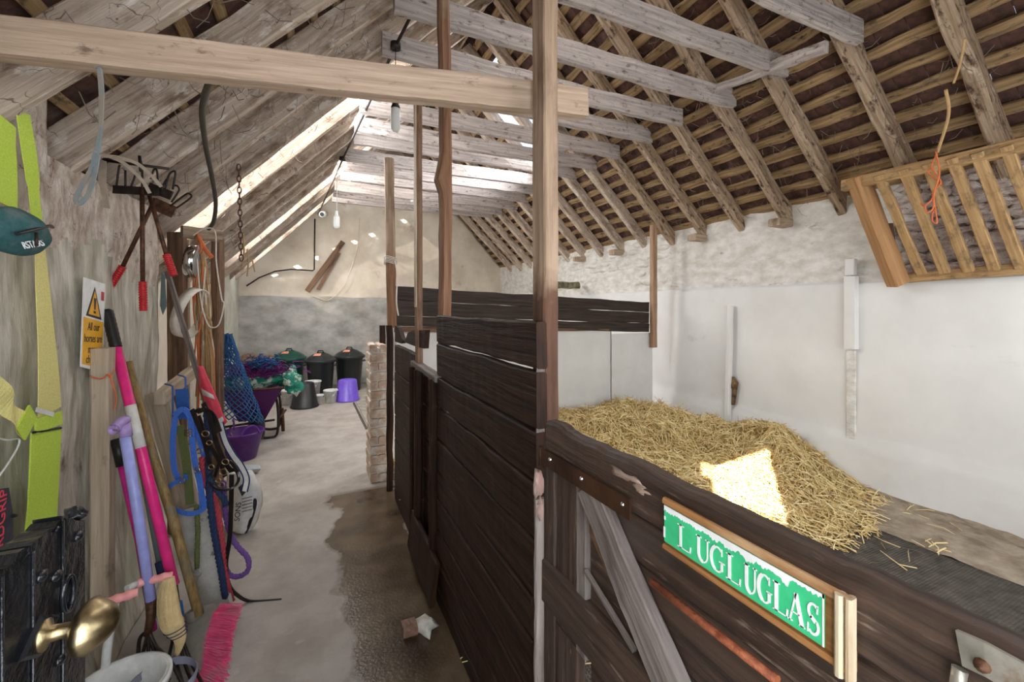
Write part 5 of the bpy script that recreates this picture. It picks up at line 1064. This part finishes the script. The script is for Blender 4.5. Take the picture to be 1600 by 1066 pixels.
for nm, mat, n_, lo in (('orange_strand', 'orange_twine', 14, 0), ('straw_strand', 'straw_twine', 42, 1), ('white_strand', 'cord_white', 7, 2)):
    mb = MB()
    for i in range(n_):
        x0 = rn.uniform(303, 322); x1 = rn.uniform(306, 335); yb_ = rn.uniform(520, 640) if i % 3 else rn.uniform(600, 650)
        mb.tube(spline([P(308+rn.uniform(-3, 3), 366, 2.82), P(x0, 410, 2.80+rn.uniform(-.04, .06)), P((x0+x1)/2+rn.uniform(-5, 5), 480, 2.82+rn.uniform(-.05, .05)), P(x1, (480+yb_)/2, 2.83+rn.uniform(-.05, .05)), P(x1+rn.uniform(-4, 4), yb_, 2.83)], 5), rn.uniform(.003, .0065), 5)
    mb.build(nm, mat, tb_, kind='stuff')
tag(MB().tube(spline([P(302, 368, 2.74), P(318, 358, 2.74), P(336, 362, 2.74), P(338, 410, 2.72), P(346, 465, 2.7), P(350, 475, 2.7), P(343, 505, 2.7), P(333, 512, 2.7), P(324, 505, 2.7), P(314, 470, 2.7), P(308, 405, 2.72)], 8), .0045, 6).build('rope_loop', 'cord_white'), 'thin white cord in a long loop around the twine bundle', 'cord')
tag(MB().tube(spline([P(310, 370, 2.76), P(316, 382, 2.75), P(322, 392, 2.75), P(331, 402, 2.75)]), .013, 7).tube(spline([P(308, 365, 2.76), P(315, 385, 2.74), P(313, 395, 2.75)]), .008, 6).build('knotted_twine', 'orange_twine'), 'bright orange knot of twine on the cross rail', 'twine')
tag(MB().plank(P(261, 424, 2.52), P(334, 668, 2.42), .028, .014, wdir=RT, seg=14, jit=.002, ch=.1, seed=3).build('leaning_lath', 'grey_wood'), 'long grey lath leaning at the end of the plaster wall', 'lath')
tag(MB().poly([P(252, 425, 2.5), P(257, 430, 2.5), P(260, 478, 2.5), P(254, 492, 2.5), P(250, 478, 2.5)], .004).build('trowel_blade', 'grey_pipe'), 'small grey blade hanging left of the leaning lath', 'trowel')
# tack rail, hooks and leaning boards
tag(MB().plank(P(250, 622, 2.20), P(302, 580, 2.75), .075, .05, wdir=UP, seg=10, jit=.004, ch=.15, seed=4).build('tack_rail', 'plank_pale'), 'thick pale rail carrying the halter hooks', 'rail')
tag(MB().plank(P(246, 612, 2.30), P(333, 948, 2.10), .115, .035, wdir=RT, seg=24, jit=.003, ch=.12, seed=5).build('leaning_board', 'plank_pale'), 'wide old board leaning behind the blue halter', 'board')
tag(MB().plank(P(296, 795, 2.12), P(338, 962, 2.07), .17, .02, wdir=RT, seg=14, jit=.003, ch=.12, seed=6).build('leaning_board', mk('chalky_board', (0.45, 0.43, 0.39), (0.66, 0.64, 0.58), (9, 9, 9), .8, bump=.7, c3=(0.25, 0.23, 0.2), s3=18, a3=(.6, .68))), 'chalky flaking grey board at floor level behind the ropes', 'board')
hk = MB()
for dx in (0, 20):
    hk.tube(spline([P(270+dx, 655-dx*.8, 2.08), P(270+dx, 610-dx*.7, 2.08), P(268+dx, 603-dx*.7, 2.1), P(258+dx, 600-dx*.7, 2.14)], 6), .0042, 6)
hk.ribbon([P(284, 608, 2.07), P(287, 655, 2.07)], .062, RT, .003)
tag(hk.build('hook_bracket', 'blue_wire'), 'blue wire over-rail hook rack on the pale rail', 'hook')
hb = thing('halter', 'bright blue webbing halter with brass buckle hanging from the hooks', 'halter', P(295, 800, 2.03))
for nm, pts, d, w, wd in (
    ('cheek_strap', [(274, 652), (270, 690), (272, 730), (280, 752)], 2.03, .026, RT), ('crown_strap', [(272, 650), (285, 640), (296, 650), (300, 680), (304, 720), (310, 745)], 2.02, .026, RT),
    ('cheek_strap', [(309, 735), (314, 765), (317, 795)], 2.02, .028, RT), ('nose_band', [(257, 770), (270, 756), (288, 750), (290, 742)], 2.01, .020, UP), ('nose_band', [(261, 783), (275, 797), (298, 803), (318, 795), (322, 775)], 2.0, .022, UP),
    ('throat_strap', [(300, 650), (312, 690), (322, 730), (325, 760)], 2.06, .022, RT)):
    MB().ribbon(spline([P(a, b, d) for a, b in pts], 6), w, wd, .004).build(nm, 'blue_web', hb)
bu = MB(); cc = P(294, 677, 2.0)
bu.tube([cc+RT*x+UP*y for x, y in ((-.016, -.013), (.016, -.013), (.016, .013), (-.016, .013))], .003, 6, closed=True); bu.tube([cc-RT*.016, cc+RT*.016], .0025, 6)
for (a, b) in ((308, 735), (285, 752)): bu.tube([P(a, b, 2.0)+RT*math.cos(q)*.012+UP*math.sin(q)*.012 for q in [i*math.pi/6 for i in range(12)]], .0028, 6, closed=True)
bu.build('buckle', 'brass', hb)
gs = thing('lead_rope', 'olive green lead rope with a steel snap hook', 'rope', P(306, 920, 2.0))
MB().ribbon(spline([P(281, 665, 2.06), P(288, 700, 2.05), P(293, 740, 2.04), P(297, 788, 2.04)], 6), .034, RT, .012).build('flat_part', 'green_rope', gs)
twist(MB(), [P(307, 790, 2.02), P(309, 830, 2.01), P(308, 860, 2.0), P(308, 888, 2.0)], .0105, 26).build('rope', 'green_rope', gs)
sn = MB(); c0 = P(308, 896, 1.99)
sn.tube([c0+RT*math.cos(q)*.018+UP*math.sin(q)*.015 for q in [i*math.pi/8 for i in range(16)]], .0032, 6, closed=True)
sn.tube(spline([c0-UP*.015, c0-UP*.03, c0-UP*.05-RT*.012, c0-UP*.075-RT*.014, c0-UP*.09, c0-UP*.075+RT*.014, c0-UP*.045+RT*.006], 6), .0042, 7)
sn.build('snap_hook', 'galv', gs)
def rope(nm, mat, lab, pts, r, turns=15, d=None, cat='rope'):
    o = twist(MB(), [P(*p) for p in pts], r, turns).build(nm, mat); return tag(o, lab, cat)
rope('lead_rope', 'navy', 'thick navy blue twisted rope hanging beside the halter', [(322, 640, 2.06), (326, 690, 2.04), (326, 740, 2.02), (329, 790, 2.0), (336, 840, 2.0), (345, 890, 2.02), (352, 934, 2.06)], .0145)
rope('lead_rope', 'navy', 'second navy rope end crossing over the red rope', [(326, 745, 1.99), (338, 765, 1.985), (350, 780, 1.99), (353, 790, 2.0)], .0125)
rope('lead_rope', 'red_rope', 'faded red twisted rope right of the thick navy one', [(316, 715, 2.05), (319, 750, 2.05), (334, 778, 2.04), (342, 815, 2.03), (348, 860, 2.04), (354, 910, 2.07), (362, 940, 2.12)], .0145)
rope('lead_rope', 'purple_rope', 'purple rope ending in a loop near the floor', [(349, 752, 2.12), (352, 800, 2.12), (360, 835, 2.12), (372, 855, 2.12), (387, 872, 2.12), (387, 892, 2.12), (372, 901, 2.12), (357, 897, 2.12), (350, 878, 2.12)], .0125)
# black leather bridle bunch
br_ = thing('bridle', 'tangle of black leather bridle straps with brass rings', 'bridle', P(350, 900, 2.05))
for pts, w in (([(300, 640), (312, 670), (322, 700), (330, 735)], .020), ([(318, 630), (328, 655), (338, 690), (350, 720), (362, 738)], .022), ([(310, 650), (325, 690), (345, 725), (352, 745)], .018), ([(306, 644), (320, 640), (332, 650), (342, 676)], .030), ([(336, 745), (345, 720), (360, 722), (372, 738)], .014)):
    MB().ribbon(spline([P(a, b, 2.02-.02*(i % 2)) for i, (a, b) in enumerate(pts)], 6), w, RT, .005).build('strap', 'leather', br_)
MB().ribbon([P(350+23*math.cos(a), 747+19*math.sin(a), 2.0-.05*math.sin(a)) for a in [i*math.pi/12 for i in range(25)]], .010, FW, .008).build('noseband', 'leather', br_)
for (a, b, r) in ((321, 678, .017), (327, 692, .013), (352, 722, .016), (349, 738, .018), (341, 751, .012), (330, 730, .013), (346, 758, .015), (312, 705, .014)):
    MB().tube([P(a, b, 1.97)+RT*math.cos(q)*r+UP*math.sin(q)*r*.8 for q in [i*math.pi/7 for i in range(14)]], .0026, 6, closed=True).build('ring', 'brass', br_)
tag(MB().ribbon(spline([P(362, 742, 2.02), P(361, 790, 2.03), P(359, 840, 2.04), P(353, 880, 2.05), P(356, 910, 2.08), P(368, 928, 2.14), P(392, 940, 2.18), P(440, 938, 2.2)], 8), .020, RT*.8+UP*.25, .005).build('leather_rein', 'leather'), 'black leather rein trailing onto the concrete floor', 'rein')
st = thing('striped_girth', 'pale blue-grey strap with dark edges hanging by the bridle', 'strap', P(370, 765, 2.1))
for w, mat, nm, o_ in ((.034, 'navy', 'edging', 0), (.020, 'reflective', 'centre_band', -.004)):
    MB().ribbon(spline([P(344, 662, 2.16+o_), P(352, 690, 2.14+o_), P(364, 712, 2.12+o_), P(376, 728, 2.1+o_), P(385, 748, 2.1+o_), P(382, 768, 2.1+o_)], 6), w, RT, .003).build(nm, mat, st)
# coral vest with reflective stripes
vs_ = thing('hi_vis_rug', 'coral pink riding rug folded with two reflective stripes', 'rug', P(330, 680, 2.5))
def vp(u, v): # u across, v down
    a = Vector((313, 572, 0)).lerp(Vector((317, 640, 0)), v) if v < .5 else Vector((315, 606, 0)).lerp(Vector((336, 680, 0)), (v-.5)*2)
    b = Vector((314, 574, 0)).lerp(Vector((352, 660, 0)), v); q = a.lerp(b, u)
    return P(q.x, q.y, 2.45-.03*math.sin(u*3.1)+.015*nz(u*3, v*5, 0))
MB().grid(vp, 10, 24).build('cloth', 'coral', vs_, solid=.012)
for v0, v1 in ((.48, .56), (.86, .93)):
    MB().grid(lambda u, v: vp(u, v0+(v1-v0)*v)-VV*.036, 8, 2).build('reflective_band', 'reflective', vs_, solid=.002)
# feed bag and brush by the tub
fb = thing('feed_sack', 'white printed feed sack with black handle standing on floor', 'sack', P(380, 828, 2.9))
MB().grid(lambda u, v: P(362+ (8+34*math.sin(v*2.2+.5))*u, 738+92*v, 2.84+.10*(u-.6)**2*4+.02*nz(u*6, v*6, 0)), 12, 16).build('bag', 'bag_white', fb, solid=.03)
for v in range(5): MB().tube([P(378, 780+v*5, 2.80), P(394, 776+v*5, 2.82)], .0022, 4).build('print_line', 'ink', fb)
text3d('lettering', 'SONS', P(374, 815, 2.78), (UP*.99+RT*.1), (-RT), .05, 'navy', fb)
MB().tube(spline([P(368, 822, 2.86), P(382, 832, 2.84), P(392, 812, 2.84), P(398, 790, 2.84), P(397, 780, 2.85), P(390, 782, 2.86), P(388, 800, 2.86)], 6), .012, 8).build('handle', 'black_plastic', fb)
MB().poly([P(372, 762, 2.80), P(384, 752, 2.80), P(388, 765, 2.80), P(378, 776, 2.80)], .004).build('blue_print', 'ink', fb)
tag(MB().plank(P(373, 733, 3.78), P(404, 731, 3.9), .05, .10, wdir=UP, seg=6, ch=.4, jit=.002).build('yard_brush_head', mk('grey_brush_head', (0.34, 0.37, 0.39), (0.46, 0.49, 0.50), (20, 20, 20), .6)), 'grey brush head lying at the foot of the purple tub', 'brush')
# long-handled tools leaning on the wall
def tool(nm, lab, cat, grp=None, base=(0, 0, 2)): return thing(nm, lab, cat, P(*base), grp)
t = tool('yard_fork', 'hot pink handled fork with black rubber end grip', 'fork', base=(300, 1000, 1.7))
A_, B_ = P(167, 484, 1.80), P(272, 915, 1.70)
MB().tube([A_.lerp(B_, .13), B_], .0185, 16).build('handle', 'hot_pink', t)
MB().tube([A_.lerp(B_, i/20*.145) for i in range(21)], lambda q: .0205*(.6 if q < .03 else (1+.04*math.sin(q*50))), 14).build('grip', 'black_rubber', t)
MB().tube([A_.lerp(B_, .36)+(O0-A_).normalized()*.002, A_.lerp(B_, .515)+(O0-A_).normalized()*.002], .0192, 16).build('label_band', 'reflective', t)
MB().tube([B_, P(280, 975, 1.72)], .012, 10).build('neck', 'iron', t)
for i, e in enumerate(((264, 1062), (286, 1070), (306, 1078), (326, 1084))):
    MB().tube(spline([P(276, 970, 1.72), P(270+i*5, 1000, 1.72), P((262+i*6+e[0])/2, 1035+i*3, 1.69), P(e[0], e[1], 1.62-.02*i)], 6), .006, 7).build('tine', 'iron', t)
t = tool('garden_fork', 'lilac-handled fork with mauve moulded top grip', 'fork', base=(236, 1050, 1.62))
A_, B_ = P(193, 668, 1.62), P(236, 938, 1.62)
MB().tube([A_, A_.lerp(B_, .5)+RT*.003, B_], .0170, 16).build('handle', 'lilac', t)
MB().tube(spline([P(180, 672, 1.59), P(184, 664, 1.60), P(192, 658, 1.61), P(201, 655, 1.63)], 6), lambda q: .0175 if q < .8 else .012, 14).tube([P(194, 663, 1.62), P(197, 682, 1.62)], .020, 14).build('top_grip', 'mauve', t)
MB().lathe(P(180, 671, 1.58), [(.009, 0), (.016, 0), (.018, .01)], 16, axis=-FW).build('grip_end', 'mauve', t)
MB().tube([B_, P(236, 965, 1.62), P(231, 992, 1.62)], lambda q: .0175-.004*q, 12).build('neck', 'rust', t)
for i, e in enumerate(((214, 1050), (232, 1056), (262, 1064), (290, 1074))):
    MB().tube(spline([P(232, 985, 1.62), P(226+i*6, 1010, 1.61), P((226+i*6+e[0])/2, 1035, 1.59), P(e[0], e[1]+4, 1.56)], 6), .006, 7).build('tine', 'iron', t)
t = tool('mucking_shovel', 'dark magenta handled shovel with black grip behind the lilac fork', 'shovel', base=(245, 1010, 1.75))
MB().tube([P(181, 686, 1.72), P(190, 728, 1.72)], .018, 12).build('grip', 'black_rubber', t)
MB().tube([P(190, 728, 1.72), P(216, 842, 1.72), P(240, 985, 1.72)], .0125, 12).build('handle', 'magenta', t)
MB().tube(spline([P(232, 985, 1.70), P(218, 1000, 1.70), P(216, 1045, 1.64)]), .007, 8).build('blade_edge', 'iron', t)
t = tool('grey_brush', 'slim grey pipe handle with navy ferrule and blue head behind the pink handle', 'brush', base=(265, 985, 1.78))
MB().tube([P(205, 640, 1.84), P(251, 885, 1.78)], .0125, 12).build('handle', 'grey_pipe', t)
MB().tube([P(249, 878, 1.77), P(255, 905, 1.77)], .016, 12).build('ferrule', 'navy', t)
MB().blob(P(266, 960, 1.80), (.045, .05, .06), 3, .2, 3).build('head', 'blue_cloth', t)
# brown shafted broom with pink bristles
t = tool('stable_broom', 'brown wooden shafted broom with bright pink bristles by the floor', 'broom', base=(325, 1050, 1.75))
MB().tube([P(199, 566, 1.95), P(232, 690, 1.92), P(270, 810, 1.88), P(311, 962, 1.84)], lambda q: .0185-.001*math.sin(q*9), 14).build('shaft', mk('oiled_shaft', (0.20, 0.12, 0.04), (0.42, 0.28, 0.11), (60, 60, 7), .5, bump=.5, c3=(0.20, 0.17, 0.12), s3=6, a3=(.5, .65)), t)
h0, h1 = P(331, 950, 1.90), P(304, 1058, 1.70); hm = P(316, 1005, 1.80)-RT*.006
hd = MB(); hp_ = spline([h0, hm, h1], 8); hd.ribbon([q-RT*.014 for q in hp_], .075, RT*.9-FW*.2, .065).build('head', 'dusty_grey', t)
MB().lathe(P(300, 958, 1.84), [(0.026, -.01), (.026, .03), (.0, .03)], 12, axis=(P(311, 962, 1.84)-P(270, 810, 1.88)).normalized()).build('socket', 'dusty_grey', t)
bm_ = MB(); rb = random.Random(2)
for i in range(1300):
    q = rb.random(); p = hp_[0].lerp(hp_[-1], q) if False else hp_[min(len(hp_)-1, int(q*(len(hp_)-1)))].lerp(hp_[min(len(hp_)-1, int(q*(len(hp_)-1))+1)], (q*(len(hp_)-1)) % 1)
    a = p+RT*.020+FW*rb.uniform(-.03, .03); fan = (q-.35)*.9
    d = (RT*(1-.25*max(0, fan))+UP*(-.05-.55*max(0, fan))-FW*rb.uniform(-.1, .25)).normalized()
    d = (d+Vector((rb.gauss(0, .05), rb.gauss(0, .05), rb.gauss(0, .05)))).normalized(); Ln = rb.uniform(.085, .108)
    s_ = d.cross(FW).normalized()*.0013; bm_.add([a-s_, a+s_, a+d*Ln+s_-UP*.002, a+d*Ln-s_-UP*.002], [[0, 1, 2, 3]])
bm_.build('bristles', 'pink_bristle', t, kind='stuff')
# corn whisk
t = tool('corn_whisk', 'straw-coloured corn whisk bound with blue thread hanging head down', 'whisk', base=(275, 1028, 1.62))
wp = spline([P(264, 903, 1.64), P(262, 930, 1.63), P(266, 965, 1.62), P(275, 985, 1.62), P(282, 1000, 1.62), P(276, 1026, 1.62)], 6)
def wr_(q): return .018+.016*math.sin(min(1, q*2.2)*math.pi*.6) if q < .5 else .034-.055*(q-.5)
MB().tube(wp, wr_, 14).build('bundle', 'corn_bristle', t)
bm_ = MB()
for i in range(260):
    a = rb.random()*6.28; q0 = rb.random()*.6; k0 = int(q0*(len(wp)-1)); k1 = min(len(wp)-1, k0+rb.randint(8, 14)); pts = []
    for k in range(k0, k1+1, 2): r = wr_(k/(len(wp)-1))*1.03; pts.append(wp[k]+RT*math.cos(a)*r-FW*abs(math.sin(a))*r)
    bm_.tube(pts, .0009, 3, caps=False)
bm_.build('corn_straws', 'corn_bristle', t, kind='stuff')
for k in (17, 19, 21): 
    r = wr_(k/(len(wp)-1))*1.12; MB().tube([wp[k]+RT*math.cos(a)*r+FW*math.sin(a)*r+UP*.25*r*math.cos(a) for a in [i*math.pi/8 for i in range(16)]], .0018, 5, closed=True).build('blue_binding', 'navy', t)
# white tube handles with pink grips
t = tool('shavings_scoop', 'white tubular scoop handles with two pale pink moulded grips', 'scoop', base=(165, 1055, 1.5))
for a, b in ((P(157, 945, 1.42), P(216, 925, 1.48)), (P(213, 912, 1.60), P(270, 899, 1.66))):
    n = 30; MB().tube([a.lerp(b, i/n) for i in range(n+1)], lambda q: .0145*(1+.10*math.sin(q*19))*(.8 if q > .98 or q < .02 else 1), 12).build('grip', 'pink_grip', t)
MB().tube(spline([P(186, 934, 1.5), P(180, 942, 1.5), P(175, 965, 1.5), P(168, 1010, 1.5), P(163, 1060, 1.49)], 6), .0135, 12).build('tube', 'white_plastic', t)
MB().tube([P(198, 920, 1.56), P(215, 911, 1.6)], .0115, 12).build('tube', 'white_plastic', t)
# white bucket at the bottom edge
tub(186, 1068, 1.42, .105, .128, .245, 'white_plastic', 'plastic_bucket', 'white bucket at the very bottom of the picture below the forks')
tag(MB().lathe(P(252, 1075, 1.5)*1.0, [(.10, 0), (.105, .02), (.10, .03)], 24).build('grey_dish', mk('lilac_grey_dish', (0.22, 0.22, 0.30), (0.30, 0.30, 0.38), (9, 9, 9), .5)), 'shallow lilac-grey dish beside the near white bucket', 'dish')
